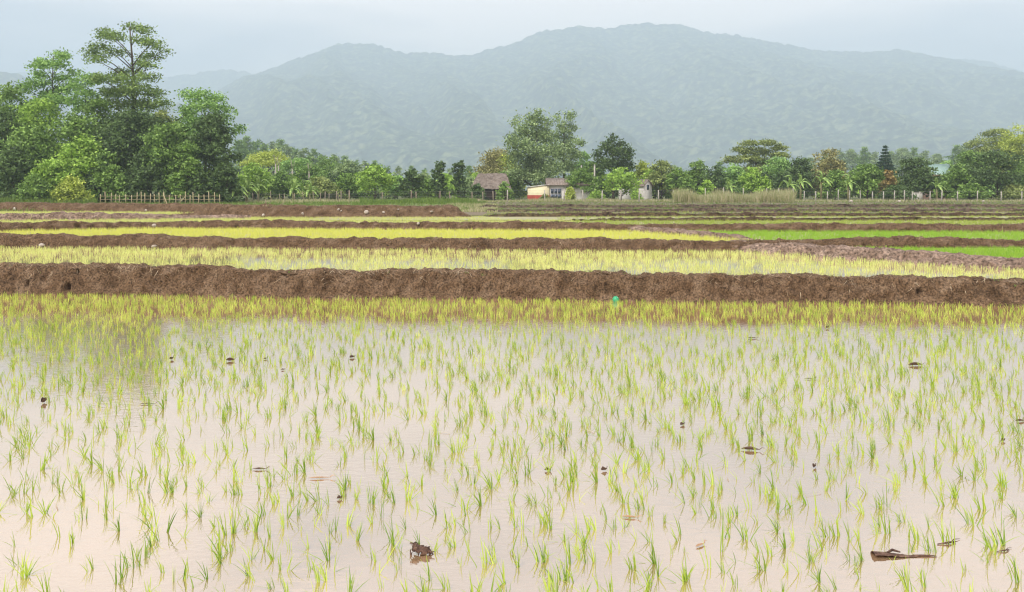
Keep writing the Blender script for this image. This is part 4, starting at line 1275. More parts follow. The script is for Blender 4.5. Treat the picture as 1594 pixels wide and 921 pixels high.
# ------------------------------------------------------------------ buildings
M['white_wall'] = noise_mat('white_plaster', [(0.52, 0.5, 0.46), (0.76, 0.74, 0.7)], scale=1.2, rough=0.9)
M['yellow_wall'] = noise_mat('yellow_plaster', [(0.7, 0.63, 0.4), (0.84, 0.78, 0.56)], scale=1.0, rough=0.9)
M['red_wall'] = noise_mat('red_plaster', [(0.26, 0.04, 0.025), (0.38, 0.07, 0.045)], scale=2.0, rough=0.9)
M['roof_brown'] = noise_mat('old_roof_sheet', [(0.16, 0.12, 0.1), (0.32, 0.27, 0.23)], scale=2.0, rough=0.85, stretch=(3, 1, 1))
M['roof_green'] = noise_mat('green_roof_sheet', [(0.22, 0.34, 0.3), (0.32, 0.45, 0.4)], scale=2.0, rough=0.5)
M['thatch'] = noise_mat('grey_thatch', [(0.09, 0.072, 0.058), (0.19, 0.155, 0.13), (0.28, 0.235, 0.205)], scale=2.5, rough=1.0, bump=0.08, bump_scale=9)
M['frame'] = plain('window_frame_white', (0.7, 0.7, 0.72), 0.5)
M['glass'] = plain('dark_window_glass', (0.04, 0.06, 0.1), 0.1, 0.6)
M['wood_dark'] = plain('dark_timber', (0.07, 0.05, 0.04), 0.9)


def gable_roof(parent, x0, x1, y0, y1, ze, zr, mat, over=0.3, thick=0.09, axis='x', name='roof'):
    """two pitched slabs, ridge along axis; each slab is ribbed with raised battens"""
    rf_ = []
    if axis == 'x':
        ym = (y0 + y1) / 2
        for s, ya in ((1, y0 - over), (-1, y1 + over)):
            dz = (zr - ze) * over / max(0.1, abs(ym - (y0 if s > 0 else y1)))
            a = np.array([(x0 - over, ya, ze - dz), (x1 + over, ya, ze - dz), (x1 + over, ym, zr), (x0 - over, ym, zr)])
            V = np.vstack([a, a + np.array([0, 0, thick])])
            mb = MB()
            mb.add(V, [(0, 3, 2, 1), (4, 5, 6, 7), (0, 1, 5, 4), (1, 2, 6, 5), (2, 3, 7, 6), (3, 0, 4, 7)])
            n = int((x1 - x0 + 2 * over) / 0.35)
            for i in range(n):
                xr = x0 - over + 0.1 + i * 0.35
                mb.tube([(xr, ya, ze - dz + thick), (xr, ym, zr + thick)], 0.035, 4)
            rf_.append(mb.build(name, mat, parent))
    else:
        xm = (x0 + x1) / 2
        for s, xa in ((1, x0 - over), (-1, x1 + over)):
            dz = (zr - ze) * over / max(0.1, abs(xm - (x0 if s > 0 else x1)))
            a = np.array([(xa, y0 - over, ze - dz), (xm, y0 - over, zr), (xm, y1 + over, zr), (xa, y1 + over, ze - dz)])
            V = np.vstack([a, a + np.array([0, 0, thick])])
            mb = MB()
            mb.add(V, [(0, 3, 2, 1), (4, 5, 6, 7), (0, 1, 5, 4), (1, 2, 6, 5), (2, 3, 7, 6), (3, 0, 4, 7)])
            n = int((y1 - y0 + 2 * over) / 0.35)
            for i in range(n):
                yr = y0 - over + 0.1 + i * 0.35
                mb.tube([(xa, yr, ze - dz + thick), (xm, yr, zr + thick)], 0.035, 4)
            rf_.append(mb.build(name, mat, parent))
    return rf_


def house_body(parent, x0, x1, y0, y1, h, zr, mat, axis='x'):
    mb = MB()
    if axis == 'x':
        ym = (y0 + y1) / 2
        V = [(x0, y0, 0), (x1, y0, 0), (x1, y1, 0), (x0, y1, 0), (x0, y0, h), (x1, y0, h), (x1, y1, h), (x0, y1, h), (x0, ym, zr), (x1, ym, zr)]
        mb.add(V, [(0, 1, 5, 4), (2, 3, 7, 6), (1, 2, 6, 5), (3, 0, 4, 7), (4, 5, 9, 8), (6, 7, 8, 9)], [(5, 6, 9), (7, 4, 8)])
    else:
        xm = (x0 + x1) / 2
        V = [(x0, y0, 0), (x1, y0, 0), (x1, y1, 0), (x0, y1, 0), (x0, y0, h), (x1, y0, h), (x1, y1, h), (x0, y1, h), (xm, y0, zr), (xm, y1, zr)]
        mb.add(V, [(0, 1, 5, 4), (2, 3, 7, 6), (1, 2, 6, 5), (3, 0, 4, 7), (5, 6, 9, 8), (7, 4, 8, 9)], [(4, 5, 8), (6, 7, 9)])
    return mb.build('wall', mat, parent)


# yellow and white house
D = 122.0
s = D / FPX
hx0 = xd(822, D)
house = link('house', None, loc=(hx0, D, 1.1))
tag(house, 'yellow and white house with red base band and barred blue window', 'house')
wy = (855 - 822) * s
h_l, h_r = zd(291.5, D) - 1.1, zd(287.5, D) - 1.1
mb = MB()
mb.add([(0, 0.5, 0.75), (wy, 0, 0.75), (wy, 5, 0.75), (0, 5, 0.75), (0, 0.5, h_l), (wy, 0, h_r), (wy, 5, h_r), (0, 5, h_l), (0, .5, 0), (wy, 0, 0), (wy, 5, 0), (0, 5, 0)],
       [(0, 1, 5, 4), (1, 2, 6, 5), (2, 3, 7, 6), (3, 0, 4, 7), (4, 5, 6, 7)])
mb.build('wall', M['yellow_wall'], house)['label'] = 'yellow annex wall with sloping top'
mb = MB()
mb.add([(-0.03, 0.47, -0.1), (wy + 0.02, -0.03, -0.1), (wy + 0.02, 5, -0.1), (-0.03, 5, -0.1), (-0.03, 0.47, 0.75), (wy + 0.02, -0.03, 0.75), (wy + 0.02, 5, 0.75), (-0.03, 5, 0.75)],
       [(0, 1, 5, 4), (1, 2, 6, 5), (2, 3, 7, 6), (3, 0, 4, 7), (4, 5, 6, 7)])
mb.build('base_band', M['red_wall'], house)
mb = MB()
mb.add([(-0.08, 0.38, h_l), (wy + 0.04, -0.1, h_r), (wy + 0.04, 5.1, h_r), (-0.08, 5.1, h_l), (-0.08, 0.38, h_l + 0.1), (wy + 0.04, -0.1, h_r + 0.1), (wy + 0.04, 5.1, h_r + 0.1), (-0.08, 5.1, h_l + 0.1)],
       [(0, 3, 2, 1), (4, 5, 6, 7), (0, 1, 5, 4), (1, 2, 6, 5), (2, 3, 7, 6), (3, 0, 4, 7)])
mb.build('parapet', M['white_wall'], house)
mx0, mx1 = wy + 0.05, wy + 5.5
hh = zd(287, D) - 1.1
hb = house_body(house, mx0, mx1, 0.25, 5.0, hh, zd(278, D + 2.5) - 1.1, M['white_wall'])
gable_roof(house, mx0, mx1, 0.25, 5.0, hh + 0.02, zd(278, D + 2.5) - 1.08, M['roof_brown'], over=0.45)
wx0, wx1, wz0, wz1 = (856.5 - 822) * s, (874 - 822) * s, zd(309, D) - 1.1, zd(293, D) - 1.1
win = link('window', None, house)
MB().box((wx0, 0.17, wz0), (wx1, 0.24, wz1)).build('frame', M['frame'], win)
nw = 3
for i in range(nw):
    for j in range(2):
        a0 = wx0 + 0.07 + i * (wx1 - wx0 - 0.07) / nw
        a1 = wx0 + (i + 1) * (wx1 - wx0 - 0.07) / nw
        zz0 = wz0 + 0.05 + j * (wz1 - wz0) * 0.46
        zz1 = wz0 + (wz1 - wz0) * (0.42 if j == 0 else 0.95)
        MB().box((a0, 0.13, zz0), (a1, 0.19, zz1)).build('pane', M['glass'], win)
win['label'] = 'blue-black barred window in the white wall'
MB().box((mx0 + 2.6, 0.15, 0), (mx0 + 3.4, 0.24, 1.6)).build('door', M['wood_dark'], house)

# small white house
D2 = 126.0
x0 = xd(992, D2)
h2 = link('house', None, loc=(x0, D2, 1.1))
tag(h2, 'small white house with brown roof behind the bright round tree', 'house')
wl_ = 2.0
eh, rh = zd(289, D2) - 1.1, zd(280, D2) - 1.1
body = MB()
ang = 0.9
house_body(h2, -3.0, 1.0, 0, 2.4, eh, rh, M['white_wall'])
gable_roof(h2, -3.0, 1.0, 0, 2.4, eh + 0.02, rh + 0.02, M['roof_brown'], over=0.2)
MB().box((1.001, 0.9, eh - 0.55), (1.05, 1.5, eh + 0.15)).build('window', M['glass'], h2)
MB().box((-0.6, -0.05, 0.9), (0.1, -0.002, 1.6)).build('window', M['glass'], h2)
h2.rotation_euler = (0, 0, -0.65)

# thatched barn
D3 = 124.0
b3 = link('thatched_barn', None, loc=(xd(764, D3), D3, 1.1))
tag(b3, 'low barn under a big grey-brown thatched roof', 'barn')
hw3 = 32 * D3 / FPX
zt3, ze3 = zd(269, D3 + 2) - 1.1, zd(294, D3) - 1.1
nx_, ny_ = 40, 14
V = []
for sgn in (1, -1):
    for i in range(nx_):
        for j in range(ny_):
            u, t = i / (nx_ - 1), j / (ny_ - 1)
            xx = (u * 2 - 1) * hw3 * (1 - 0.3 * t) + 0.15 * t
            V.append((xx, 2.6 - sgn * 2.9 * (1 - t), ze3 + (zt3 - ze3) * t))
V = np.array(V)
V[:, 2] += 0.13 * fbm(V * 1.4, 3, seed=71)
V[:, 1] += 0.1 * fbm(V * 2.2 + 5, 2, seed=72)
F = grid_faces(nx_, ny_)
link('roof', mesh_np('roof', V, [np.vstack([F, F[:, ::-1] + nx_ * ny_])], M['thatch'], smooth=True), b3)
MB().box((-hw3 * 0.9, 0.4, -0.1), (hw3 * 0.9, 4.9, ze3 + 0.15)).build('wall', M['wood_dark'], b3)
ge = MB()
for sx in (-1, 1):
    ge.add([(sx * hw3 * 0.93, 0.2, ze3), (sx * hw3 * 0.93, 5.0, ze3), (sx * hw3 * 0.68, 2.6, zt3 - 0.15)], (), [(0, 1, 2) if sx > 0 else (1, 0, 2)])
ge.build('gable', M['thatch'], b3)
for kx in (-0.8, -0.3, 0.25, 0.75):
    MB().tube([(kx * hw3, 0.15, -0.1), (kx * hw3, 0.15, ze3 + 0.2)], 0.07, 6).build('post', M['post'], b3)

# green-roofed house
D4 = 133.0
b4 = link('house', None, loc=(xd(1466, D4), D4, 1.1))
tag(b4, 'house with pale green roof half hidden by trees', 'house')
eh, rh = zd(271, D4) - 1.1, zd(256, D4 + 2) - 1.1
w4 = 18 * D4 / FPX
house_body(b4, -w4, w4, 0, 4.5, eh, rh, plain('brown_plaster', (0.24, 0.16, 0.12)), 'x')
gable_roof(b4, -w4, w4, 0, 4.5, eh + 0.02, rh + 0.02, M['roof_green'], over=0.4)
MB().box((-w4 - 0.3, -0.5, eh - 0.28), (w4 + 0.3, -0.36, eh - 0.08)).build('fascia', plain('brown_fascia', (0.22, 0.12, 0.09)), b4)
MB().box((-0.5, -0.05, eh - 1.5), (0.5, -0.002, eh - 0.5)).build('window', M['glass'], b4)

# pale garden wall and posts
gw = link('garden_wall', None, loc=(xd(1410, 118), 118, 1.1))
tag(gw, 'short pale plastered wall behind the long fence', 'wall')
MB().box((0, 0, -0.1), (2.2, 0.18, 1.05)).build('wall_panel', M['white_wall'], gw)
MB().box((-0.05, -0.04, 1.05), (2.25, 0.22, 1.13)).build('coping', M['concrete'], gw)
for px, y0, y1, lab in [(905, 258, 300, 'thinner pale concrete pole above the round-headed tree'), (925.5, 257, 300, 'thicker pale concrete pole between the two round-headed trees')]:
    z1 = zd(y0, 130) - 1.1
    r_ = link('concrete_pole', None, loc=(xd(px, 130), 130, 1.1))
    tag(r_, lab, 'pole')
    MB().tube([(0, 0, -0.1), (0, 0, z1)], [0.14, 0.1], 8).build('shaft', M['concrete'], r_)
    MB().tube([(0, 0, z1), (0, 0, z1 + 0.12)], [0.13, 0.06], 8).build('cap', M['concrete'], r_)

# ------------------------------------------------------------------ stones on the bunds
M['stone'] = noise_mat('pale_stone', [(0.34, 0.29, 0.24), (0.56, 0.5, 0.44)], scale=3, rough=0.9, bump=0.01, bump_scale=12)


def stone_mesh(seed, sq=(1, 1, 0.75)):
    u, t = np.meshgrid(np.linspace(0, 2 * np.pi, 15)[:-1], np.linspace(0.02, np.pi - 0.02, 9), indexing='ij')
    V = np.stack([np.cos(u) * np.sin(t), np.sin(u) * np.sin(t), np.cos(t)], -1).reshape(-1, 3)
    V *= (1 + 0.22 * fbm(V * 1.2 + seed * 5, 3, seed=seed))[:, None] * np.array(sq)
    i, j = np.meshgrid(np.arange(14), np.arange(8), indexing='ij')
    q = np.stack([i * 9 + j, ((i + 1) % 14) * 9 + j, ((i + 1) % 14) * 9 + j + 1, i * 9 + j + 1], -1).reshape(-1, 4)
    return mesh_np('stone', V, q[:, ::-1], M['stone'], smooth=True)


SM = [stone_mesh(i, sq) for i, sq in enumerate([(1, 1, 0.85), (1.2, 0.9, 0.6), (0.9, 1, 0.7), (1.3, 0.8, 0.5)])]
for k, (px, py, B, r, lab) in enumerate([
    (240, 351, B3, 0.15, 'round pale boulder set in the third bund'), (65, 381, B2, 0.14, 'flat pale stone at the foot of the middle bund'), (62.5, 374.5, B2, 0.06, 'small white stone just above the flat pale stone'),
    (240, 383, B2, 0.12, 'flat white stone at the foot of the middle bund, below the boulder'), (651, 348, B3, 0.1, 'pale block of stone on top of the third bund'), (825, 357, B3, 0.1, 'upright pale stone at the foot of the third bund'),
    (23, 325, B4, 0.17, 'whitish stone in the tall bund behind the two stakes'), (227, 327, B4, 0.12, 'small pale stone in the tall bund near the leaning pole'),
    (410, 335, B4, 0.13, 'pale stone at the foot of the tall bund below the dead branch'), (471, 332, B4, 0.13, 'pale stone in the tall bund between the dead branch and the pair of stones'),
    (527, 326, B4, 0.11, 'upper of a pair of pale stones in the tall bund'), (531, 328, B4, 0.1, 'lower of a pair of pale stones in the tall bund'), (570, 330, B4, 0.18, 'largest white stone in the tall heaped bund'),
    (597, 330, B4, 0.12, 'pale stone beside the largest white stone'), (620, 326, B4, 0.09, 'little pale stone high in the tall bund'), (672, 329, B4, 0.13, 'pale stone near the blunt end of the tall bund')]):
    c, n_ = B['c'], B['n']
    j = int(np.argmin(np.abs(c[:, 0] / c[:, 1] - (px - W0 / 2) / FPX)))
    zf, zt, wd = B['zf'], B['zt'][j], B['width']
    zz = zd(py, c[j, 1] + 0.1)
    fr = np.clip((zz - zf) / (zt - zf), 0, 1)
    off = np.interp(fr, [0, 0.42, 0.92, 1], [0, 0.11, 0.27, 0.4]) * wd
    y = c[j, 1] + off - r * 0.35
    o = link('stone', SM[k % 4], None, (xd(px, y), y, zd(py, y)), (0.2 * k, 0, k * 1.3), (r * 0.72, r * 0.72, r * 0.66))
    tag(o, lab, 'stone', 'pale stones in the bunds')
for px, py, d, r, lab in [(1325, 312.5, 109, 0.22, 'white stone lying at the foot of the lone large banana plant'), (1400, 313, 108, 0.22, 'white lump on the ground below the rust-coloured shrub'), (1531, 313, 109, 0.18, 'pale stone on the ground near the layered fence tree')]:
    tag(link('stone', SM[1], None, (xd(px, d), d, 1.17), (0, 0, px), (r, r, r)), lab, 'stone', 'pale stones in the bunds')

# ------------------------------------------------------------------ green ball
bx_, by_ = at(957.5, 468.5, 0.0)
M['ball'] = noise_mat('green_plastic', [(0.02, 0.3, 0.13), (0.04, 0.42, 0.2)], scale=3, rough=0.28, spec=0.6)
u, t = np.meshgrid(np.linspace(0, 2 * np.pi, 33)[:-1], np.linspace(0.01, np.pi - 0.01, 21), indexing='ij')
r_ = 0.074 * (1 + 0.012 * np.exp(-((t - np.pi / 2) / 0.05) ** 2))
V = np.stack([r_ * np.cos(u) * np.sin(t), r_ * np.sin(u) * np.sin(t), r_ * np.cos(t)], -1).reshape(-1, 3)
i, j = np.meshgrid(np.arange(32), np.arange(20), indexing='ij')
q = np.stack([i * 21 + j, ((i + 1) % 32) * 21 + j, ((i + 1) % 32) * 21 + j + 1, i * 21 + j + 1], -1).reshape(-1, 4)
ball = link('plastic_ball', None, loc=(bx_, by_ - 0.12, 0.055), rot=(0.9, 0.3, 0.4))
tag(ball, 'shiny green plastic ball floating at the foot of the near bund', 'ball')
link('shell', mesh_np('shell', V, q[:, ::-1], M['ball'], smooth=True), ball)
MB().tube([(0, 0, 0.071), (0, 0, 0.078)], 0.007, 10).build('valve', plain('pale_plug', (0.5, 0.6, 0.5)), ball)

# ------------------------------------------------------------------ rice seedlings of the flooded paddy
rs = np.random.default_rng(21)


def clump(seed):
    g_ = np.random.default_rng(seed)
    nt = g_.integers(1, 3)
    Bs, Ls, As, Vs, Ns = [], [], [], [], []
    main = g_.normal(np.pi * 0.85, 0.9)
    tone = g_.uniform(0.2, 0.8)
    for k in range(nt):
        c_ = g_.normal(0, 0.035, 2) * (k > 0)
        nb = g_.integers(3, 9)
        for _ in range(nb):
            Bs.append((c_[0] + g_.normal(0, 0.008), c_[1] + g_.normal(0, 0.008), -0.02))
            Ls.append(g_.uniform(0.11, 0.235))
            As.append(main + g_.normal(0, 0.8))
            Ns.append(np.abs(g_.normal(0.2, 0.26)) if g_.uniform() > 0.06 else g_.uniform(0.9, 1.45))
            Vs.append(np.clip(g_.normal(tone, 0.22), 0, 1))
    n = len(Bs)
    return blades(np.array(Bs), np.array(Ls), np.full(n, 0.0082), np.array(Ns), g_, seg=3, droop=0.4, az=np.array(As), v=np.array(Vs))


CL = [clump(500 + i) for i in range(48)]
CLM = [mesh_np('rice_seedling', c[0], [c[1], c[2]], M['rice'], c[3]) for c in CL]

# jittered rows, slightly turned, thickening toward the bund and the left
P = []
ca, sa = math.cos(0.35), math.sin(0.35)
sp = 0.195
for i in range(-150, 151):
    for j in range(-70, 170):
        gx_, gy_ = i * sp, j * sp * 0.95
        x, y = ca * gx_ - sa * gy_, sa * gx_ + ca * gy_
        P.append((x, y))
P = np.array(P)
P += rs.normal(0, 0.07, P.shape)
back = np.interp(P[:, 0], [p_[0] for p_ in B1['c']], [p_[1] for p_ in B1['c']])
k = (P[:, 1] > 4.4) & (P[:, 1] < back - 0.08) & (np.abs(P[:, 0]) < 0.57 * P[:, 1] + 6.0)
P, back = P[k], back[k]
gap = fbm(np.stack([P[:, 0] * 0.5, P[:, 1] * 0.4, np.zeros(len(P))], -1), 3, seed=81)
keep = rs.uniform(-1, 1, len(P)) < gap * 0.7 + 0.86
P = P[keep]
order = np.argsort(P[:, 1] + 50.0 * ((np.abs(P[:, 0]) > 0.575 * P[:, 1]) | (P[:, 1] < 5.5)))      # those in view first, nearest first
P = P[order]
n_ind = 300
LAB, GRP = 'slender green rice seedling clump standing in the open muddy water', 'rice seedlings in the flooded paddy'
for k in range(n_ind):
    s_ = rs.uniform(0.55, 1.05)
    o = link('rice_seedling', CLM[(k * 7) % 48], None, (P[k, 0], P[k, 1], 0), (0, 0, rs.normal(0, 0.5)), (s_, s_, s_ * rs.uniform(0.85, 1.1)))
    tag(o, LAB, 'rice seedling', GRP)
rest = P[n_ind:]
# extra tufts in the far, thicker belt
ex = np.stack([rs.uniform(-19, 19, 36000), rs.uniform(10, 21.6, 36000)], -1)
bk = np.interp(ex[:, 0], [p_[0] for p_ in B1['c']], [p_[1] for p_ in B1['c']])
pr = np.exp(-((bk - ex[:, 1]) / 3.1) ** 2) * 0.52 + 0.3 * np.exp(-(((ex[:, 0] + 9.5) / 3.5) ** 2 + ((ex[:, 1] - 16) / 4) ** 2)) + 0.1
k = (ex[:, 1] < bk - 0.05) & (rs.uniform(0, 1, len(ex)) < pr * 0.55) & (np.abs(ex[:, 0]) < 0.57 * ex[:, 1] + 6)
belt = np.column_stack([ex[k], np.full(k.sum(), -0.01)])
VV, QQ, TT, AQ, AT, nv = [], [], [], [], [], 0
for k, (x, y) in enumerate(rest):
    c = CL[(k * 11) % 48]
    a = rs.normal(0, 0.6)
    s_ = rs.uniform(0.55, 1.02) * (0.62 if y > 18 else 1 - 0.38 * max(0, (y - 12) / 6))
    R = np.array([[math.cos(a), -math.sin(a), 0], [math.sin(a), math.cos(a), 0], [0, 0, rs.uniform(0.85, 1.1)]]) * s_
    v_ = c[0] @ R.T + np.array([x, y, 0])
    VV.append(v_)
    QQ.append(c[1] + nv)
    TT.append(c[2] + nv)
    nq = len(c[1])
    AQ.append(c[3][:nq] * 0.7 + 0.3 * rs.uniform())
    AT.append(c[3][nq:] * 0.7 + 0.3 * rs.uniform())
    nv += len(v_)
tag(link('rice_seedlings', mesh_np('rice_seedlings', np.vstack(VV), [np.vstack(QQ), np.vstack(TT)], M['rice'], np.concatenate(AQ + AT))),
    'rice seedlings filling the farther part of the flooded paddy', kind='stuff')

rice_field(belt, 5, 0.115, 0.0085, M['rice_belt'], rs, 'short yellowish rice crowding the back of the flooded paddy', spread=0.03)

# floating straw and scum flecks
n = 2600
x, y = rs.uniform(-15, 15, n), rs.uniform(6, 21, n)
bk = np.interp(x, [p_[0] for p_ in B1['c']], [p_[1] for p_ in B1['c']])
pr = np.exp(-((bk - y - 1.2) / 1.6) ** 2) * 0.7 + 0.9 * np.exp(-(((x + 9.5) / 3.2) ** 2 + ((y - 17) / 2.6) ** 2)) + 0.05
k = (rs.uniform(0, 1, n) < pr) & (y < bk - 0.1)
x, y = x[k], y[k]
b = np.stack([x, y, np.full(len(x), 0.006)], -1)
blade_obj('floating_straw', b, rs.uniform(0.04, 0.2, len(x)), rs.uniform(0.006, 0.02, len(x)), np.full(len(x), 1.54), M['straw_pale'], rs, 'bits of pale straw floating on the flooded paddy', droop=0.0)

# ------------------------------------------------------------------ litter in the water
M['dead_leaf'] = noise_mat('dead_leaf', [(0.05, 0.03, 0.02), (0.17, 0.105, 0.068)], scale=14, rough=0.7)
M['dead_leaf_pale'] = noise_mat('pale_dead_leaf', [(0.3, 0.17, 0.09), (0.5, 0.33, 0.2)], scale=14, rough=0.8)


def leaf_shape(L, Wd, curl, tip, seed, mat):
    """a curled dead leaf: cupped blade with a stalk"""
    g_ = np.random.default_rng(seed)
    n, m = 9, 5
    V = []
    for i in range(n):
        t = i / (n - 1)
        w = Wd * 0.5 * max(0.04, math.sin(math.pi * t ** 0.8)) * g_.uniform(0.85, 1.1)
        for j in range(m):
            s_ = j / (m - 1) * 2 - 1
            V.append(((t - 0.5) * L, s_ * w * (1 - 0.3 * abs(curl)), 0.004 + curl * Wd * 0.7 * s_ * s_ * math.sin(math.pi * t) + tip * (2 * t - 1) ** 2 * L * 0.3 + g_.normal(0, 0.02) * Wd))
    V = np.array(V)
    F = grid_faces(n, m)
    me = MB()
    me.add(V, F)
    me.tube([(L * 0.48, 0, 0.006 + tip * L * 0.3), (L * 0.62, 0.01, 0.02 + tip * L * 0.4), (L * 0.72, 0.0, 0.015 + tip * L * 0.5)], [0.004, 0.003, 0.002], 5)
    return me.mesh('dead_leaf', mat, True)


LEAVES = [
    (497, 745, 0.19, 0.035, 0.3, 0.05, 'pale', 0.1, 'long thin tan dead leaf floating flat'),
    (980, 806, 0.13, 0.035, 0.3, 0.05, 'pale', -0.2, 'short pale dry leaf floating among seedlings'),
    (1168, 701, 0.18, 0.06, 0.6, 0.12, 'dark', -0.2, 'curled dark brown leaf like a small boat on open water'),
    (68, 627, 0.1, 0.06, 1.4, 0.6, 'dark', 1.4, 'curled dark leaf standing up like a hook'),
    (358, 562, 0.13, 0.07, 0.9, 0.4, 'dark', 0.3, 'brown leaf with a raised end below the tree reflection'),
    (230, 629, 0.18, 0.035, 0.2, 0.02, 'dark', 0.05, 'long flat dark leaf beside the tree reflection'),
    (548, 557, 0.09, 0.06, 0.8, 0.3, 'dark', 0.7, 'small dark leaf lump in the far seedlings'),
    (1425, 569, 0.22, 0.08, 0.7, 0.15, 'dark', 0.1, 'large grey-brown curled leaf far out near the yellow belt of rice'),
    (1171, 527, 0.16, 0.05, 0.5, 0.1, 'dark', -0.1, 'dark leaf floating near the reflected bund edge'),
    (1062, 662, 0.06, 0.045, 0.8, 0.2, 'dark', 0.6, 'tiny dark leaf scrap in open water below the ball'),
    (852, 733, 0.055, 0.04, 0.9, 0.3, 'dark', 0.2, 'tiny dark knot of leaf near the paddy centre'),
    (1268, 728, 0.065, 0.05, 0.9, 0.2, 'dark', 0.9, 'small round dark leaf just beyond the boat-shaped leaf'),
    (404, 731, 0.13, 0.04, 0.3, 0.05, 'dark', 0.0, 'thin dark leaf lying level with the long tan leaf'),
    (1588, 656, 0.11, 0.05, 0.5, 0.1, 'dark', 0.2, 'dark leaf with one end raised, beside a tiny scrap'),
    (1561, 687, 0.045, 0.04, 0.9, 0.2, 'dark', 0.2, 'tiny dark scrap near the leaf with one end raised'),
    (1288, 511, 0.1, 0.06, 1.0, 0.7, 'dark', 0.8, 'dark leaf sticking up at the edge of the reflected bund'),
    (1260, 590, 0.15, 0.035, 0.3, 0.05, 'dark', 0.1, 'thin reddish-brown leaf among far seedlings'),
    (413, 559, 0.07, 0.035, 0.6, 0.4, 'dark', 0.9, 'small upright dark leaf near a brown leaf with a raised end'),
    (267, 560, 0.1, 0.05, 1.0, 0.7, 'dark', 1.3, 'small upright brown leaf beside the tree reflection'),
    (440, 576, 0.05, 0.035, 0.6, 0.1, 'dark', 0.1, 'speck of dark leaf in the open water off the tree reflection'),
    (1090, 850, 0.1, 0.03, 0.3, 0.05, 'pale', 0.7, 'short straw-coloured leaf near the front seedlings'),
    (940, 733, 0.06, 0.05, 0.8, 0.4, 'dark', 0.4, 'tiny dark upright scrap next to the leaf knot'),
    (528, 777, 0.04, 0.04, 0.8, 0.2, 'dark', 0.4, 'tiny dark speck below the tan leaf'),
]
for k, (px, py, L, Wd, cu, tp_, mt, rz, lab) in enumerate(LEAVES):
    x, y = at(px, py, 0)
    o = link('dead_leaf', leaf_shape(L, Wd, cu, tp_, 900 + k, M['dead_leaf' if mt == 'dark' else 'dead_leaf_pale']), None, (x, y, 0.004), (0, 0, rz))
    tag(o, lab, 'dead leaf', 'dead leaves floating in the flooded paddy')

# muddy root clump standing in the water
x, y = at(655, 862, 0)
rc = link('root_clump', None, loc=(x, y, 0), rot=(0, 0, -0.25), scale=(0.8, 0.85, 0.66))
tag(rc, 'dark muddy root clump standing on leg-like roots in the water', 'root clump')
M['root'] = noise_mat('muddy_root', [(0.03, 0.016, 0.012), (0.11, 0.06, 0.042), (0.22, 0.14, 0.1)], scale=22, rough=0.75, bump=0.004, bump_scale=60)
V = []
n, m = 22, 14
for i in range(n):
    t = i / (n - 1)
    r_ = 0.032 * (0.45 + 0.9 * math.sin(math.pi * min(1, 0.12 + t * 0.86)) ** 0.7) * (1 - 0.35 * t)
    cz = 0.098 - 0.045 * t - 0.02 * t * t
    for j in range(m):
        a = 2 * math.pi * j / m
        V.append((-0.075 + 0.165 * t, r_ * 1.1 * math.cos(a), cz + r_ * 0.8 * math.sin(a)))
V = np.array(V)
V += (0.02 * fbm(V * 42, 3, 0.7, 91))[:, None] * np.array([0.9, 1.1, 1.1])
V[:, 2] -= 0.022
i, j = np.meshgrid(np.arange(n - 1), np.arange(m), indexing='ij')
q = np.stack([i * m + j, i * m + (j + 1) % m, (i + 1) * m + (j + 1) % m, (i + 1) * m + j], -1).reshape(-1, 4)
mb = MB()
mb.add(V, q)
mb.build('crown_knot', M['root'], rc, smooth=True)
for k, pts in enumerate([[(-0.06, -0.01, 0.085), (-0.068, -0.02, 0.05), (-0.085, -0.025, 0.045), (-0.083, -0.03, -0.02)], [(-0.04, -0.02, 0.08), (-0.05, -0.03, 0.04), (-0.07, -0.035, 0.02), (-0.072, -0.035, -0.02)],
                         [(-0.015, -0.015, 0.08), (-0.012, -0.03, 0.03), (-0.01, -0.03, -0.02)], [(0.02, 0.01, 0.06), (0.03, 0.02, 0.02), (0.035, 0.02, -0.02)], [(0.05, -0.01, 0.06), (0.06, -0.02, 0.02), (0.055, -0.02, -0.02)],
                         [(0.07, 0, 0.045), (0.1, -0.01, 0.035), (0.125, 0.0, 0.04)], [(0.06, 0.01, 0.035), (0.09, 0.02, 0.015), (0.115, 0.02, -0.01)], [(-0.07, 0.0, 0.1), (-0.095, 0.0, 0.105), (-0.1, 0.005, 0.09)]]):
    MB().tube(pts, np.linspace(0.0085, 0.004, len(pts)), 6).build('root', M['root'], rc, smooth=True)

gr_ = np.random.default_rng(8)
for k in range(16):
    t = gr_.uniform(0, 1)
    b0 = np.array([-0.075 + 0.16 * t, gr_.uniform(-0.02, 0.02), 0.085 - 0.05 * t])
    e0 = b0 + np.array([gr_.normal(0, 0.025), gr_.normal(-0.01, 0.025), gr_.uniform(-0.09, 0.02)])
    MB().tube([b0, (b0 + e0) / 2 + gr_.normal(0, 0.006, 3), e0], [0.004, 0.003, 0.0015], 5).build('root', M['root'], rc)
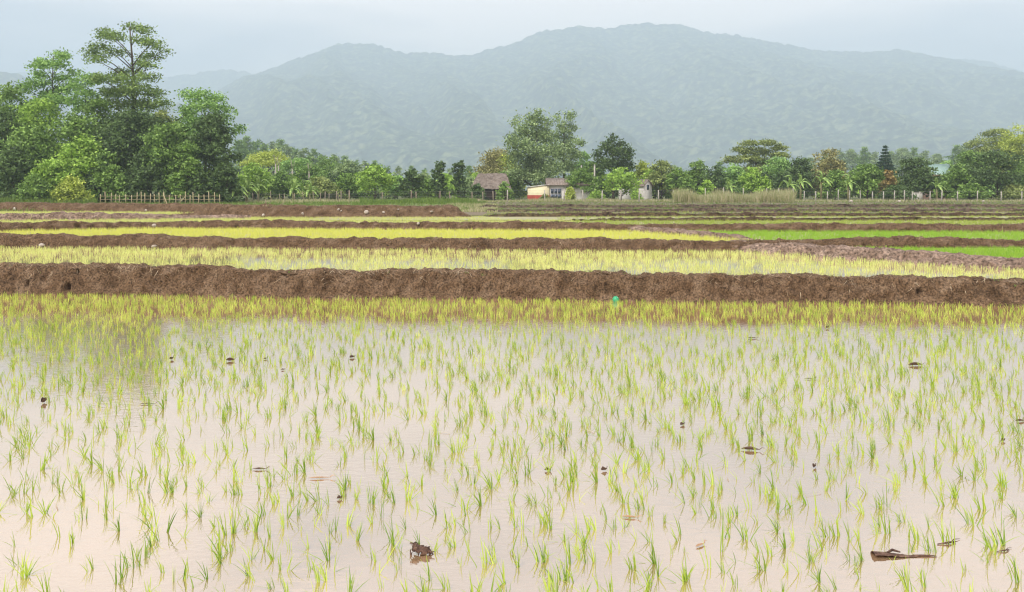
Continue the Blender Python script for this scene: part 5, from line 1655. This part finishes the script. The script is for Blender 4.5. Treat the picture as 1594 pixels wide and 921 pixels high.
# strip of bark and a twig
x, y = at(1398, 866, 0)
bs = link('bark_strip', None, loc=(x, y, -0.004), rot=(0, 0, -0.03), scale=(0.84, 0.85, 0.8))
tag(bs, 'long dark strip of curled bark floating among the front seedlings', 'bark')
V = []
n, m = 26, 9
g_ = np.random.default_rng(3)
for i in range(n):
    t = i / (n - 1)
    w = 0.05 * (1 - t) ** 0.7 + 0.008
    for j in range(m):
        a = -0.3 + 2.6 * j / (m - 1)
        V.append((-0.2 + 0.44 * t, w * math.cos(a) * 1.1, -0.004 + w * math.sin(a) * 0.85 * (1 - 0.45 * t) + g_.normal(0, 0.0015)))
V = np.array(V)
V[:, 2] += 0.004 * fbm(V * 40, 2, seed=95)
mb = MB()
mb.add(V, grid_faces(n, m))
mb.build('bark_shell', M['root'], bs, smooth=True)
mb = MB()
mb.tube([(-0.08, 0.02, 0.03), (-0.03, 0.04, 0.045), (0.03, 0.03, 0.03)], [0.008, 0.012, 0.006], 6)
mb.build('knot', M['root'], bs, smooth=True)
MB().tube([(0.12, 0.005, 0.012), (0.2, 0.006, 0.013), (0.27, 0.01, 0.012), (0.31, 0.0, 0.012)], [0.009, 0.009, 0.006, 0.003], 6).build('sliver', M['root'], bs)
for px, py, sc_, lab in [(1482, 846, 0.75, 'small dark forked twig floating beyond the bark strip'), (1567, 858, 0.5, 'thin broken twig at the edge beyond the bark strip'), (1388, 897, 0.0, '')]:
    if not lab:
        continue
    x, y = at(px, py, 0)
    tw = link('twig', None, loc=(x, y, 0.006), rot=(0, 0, 0.3), scale=(sc_,) * 3)
    tag(tw, lab, 'twig')
    MB().tube([(-0.15, 0.02, -0.002), (-0.03, 0.0, 0.008), (0.05, 0.01, 0.003)], [0.005, 0.009, 0.006], 6).build('stem', M['root'], tw)
    MB().tube([(0.0, 0.005, 0.01), (0.07, 0.05, 0.008), (0.15, 0.06, 0.0)], [0.006, 0.005, 0.002], 5).build('fork', M['root'], tw)
    MB().tube([(-0.04, 0.005, 0.01), (-0.09, -0.05, 0.0)], [0.006, 0.002], 5).build('fork', M['root'], tw)

# ------------------------------------------------------------------ haze
hm = bpy.data.materials.new('valley_haze')
hm.use_nodes = True
hn, hl = hm.node_tree.nodes, hm.node_tree.links
hn.remove(hn['Principled BSDF'])
pv = hn.new('ShaderNodeVolumePrincipled')
pv.inputs['Color'].default_value = (0.715, 0.86, 1.0, 1)
pv.inputs['Density'].default_value = 0.00038
pv.inputs['Anisotropy'].default_value = 0.0
hl.new(pv.outputs['Volume'], hn['Material Output'].inputs['Volume'])
hz = MB().box((-6400, -120, -2.0), (6400, 6900, 960)).build('haze', hm)
tag(hz, 'pale blue haze filling the valley air', kind='stuff')
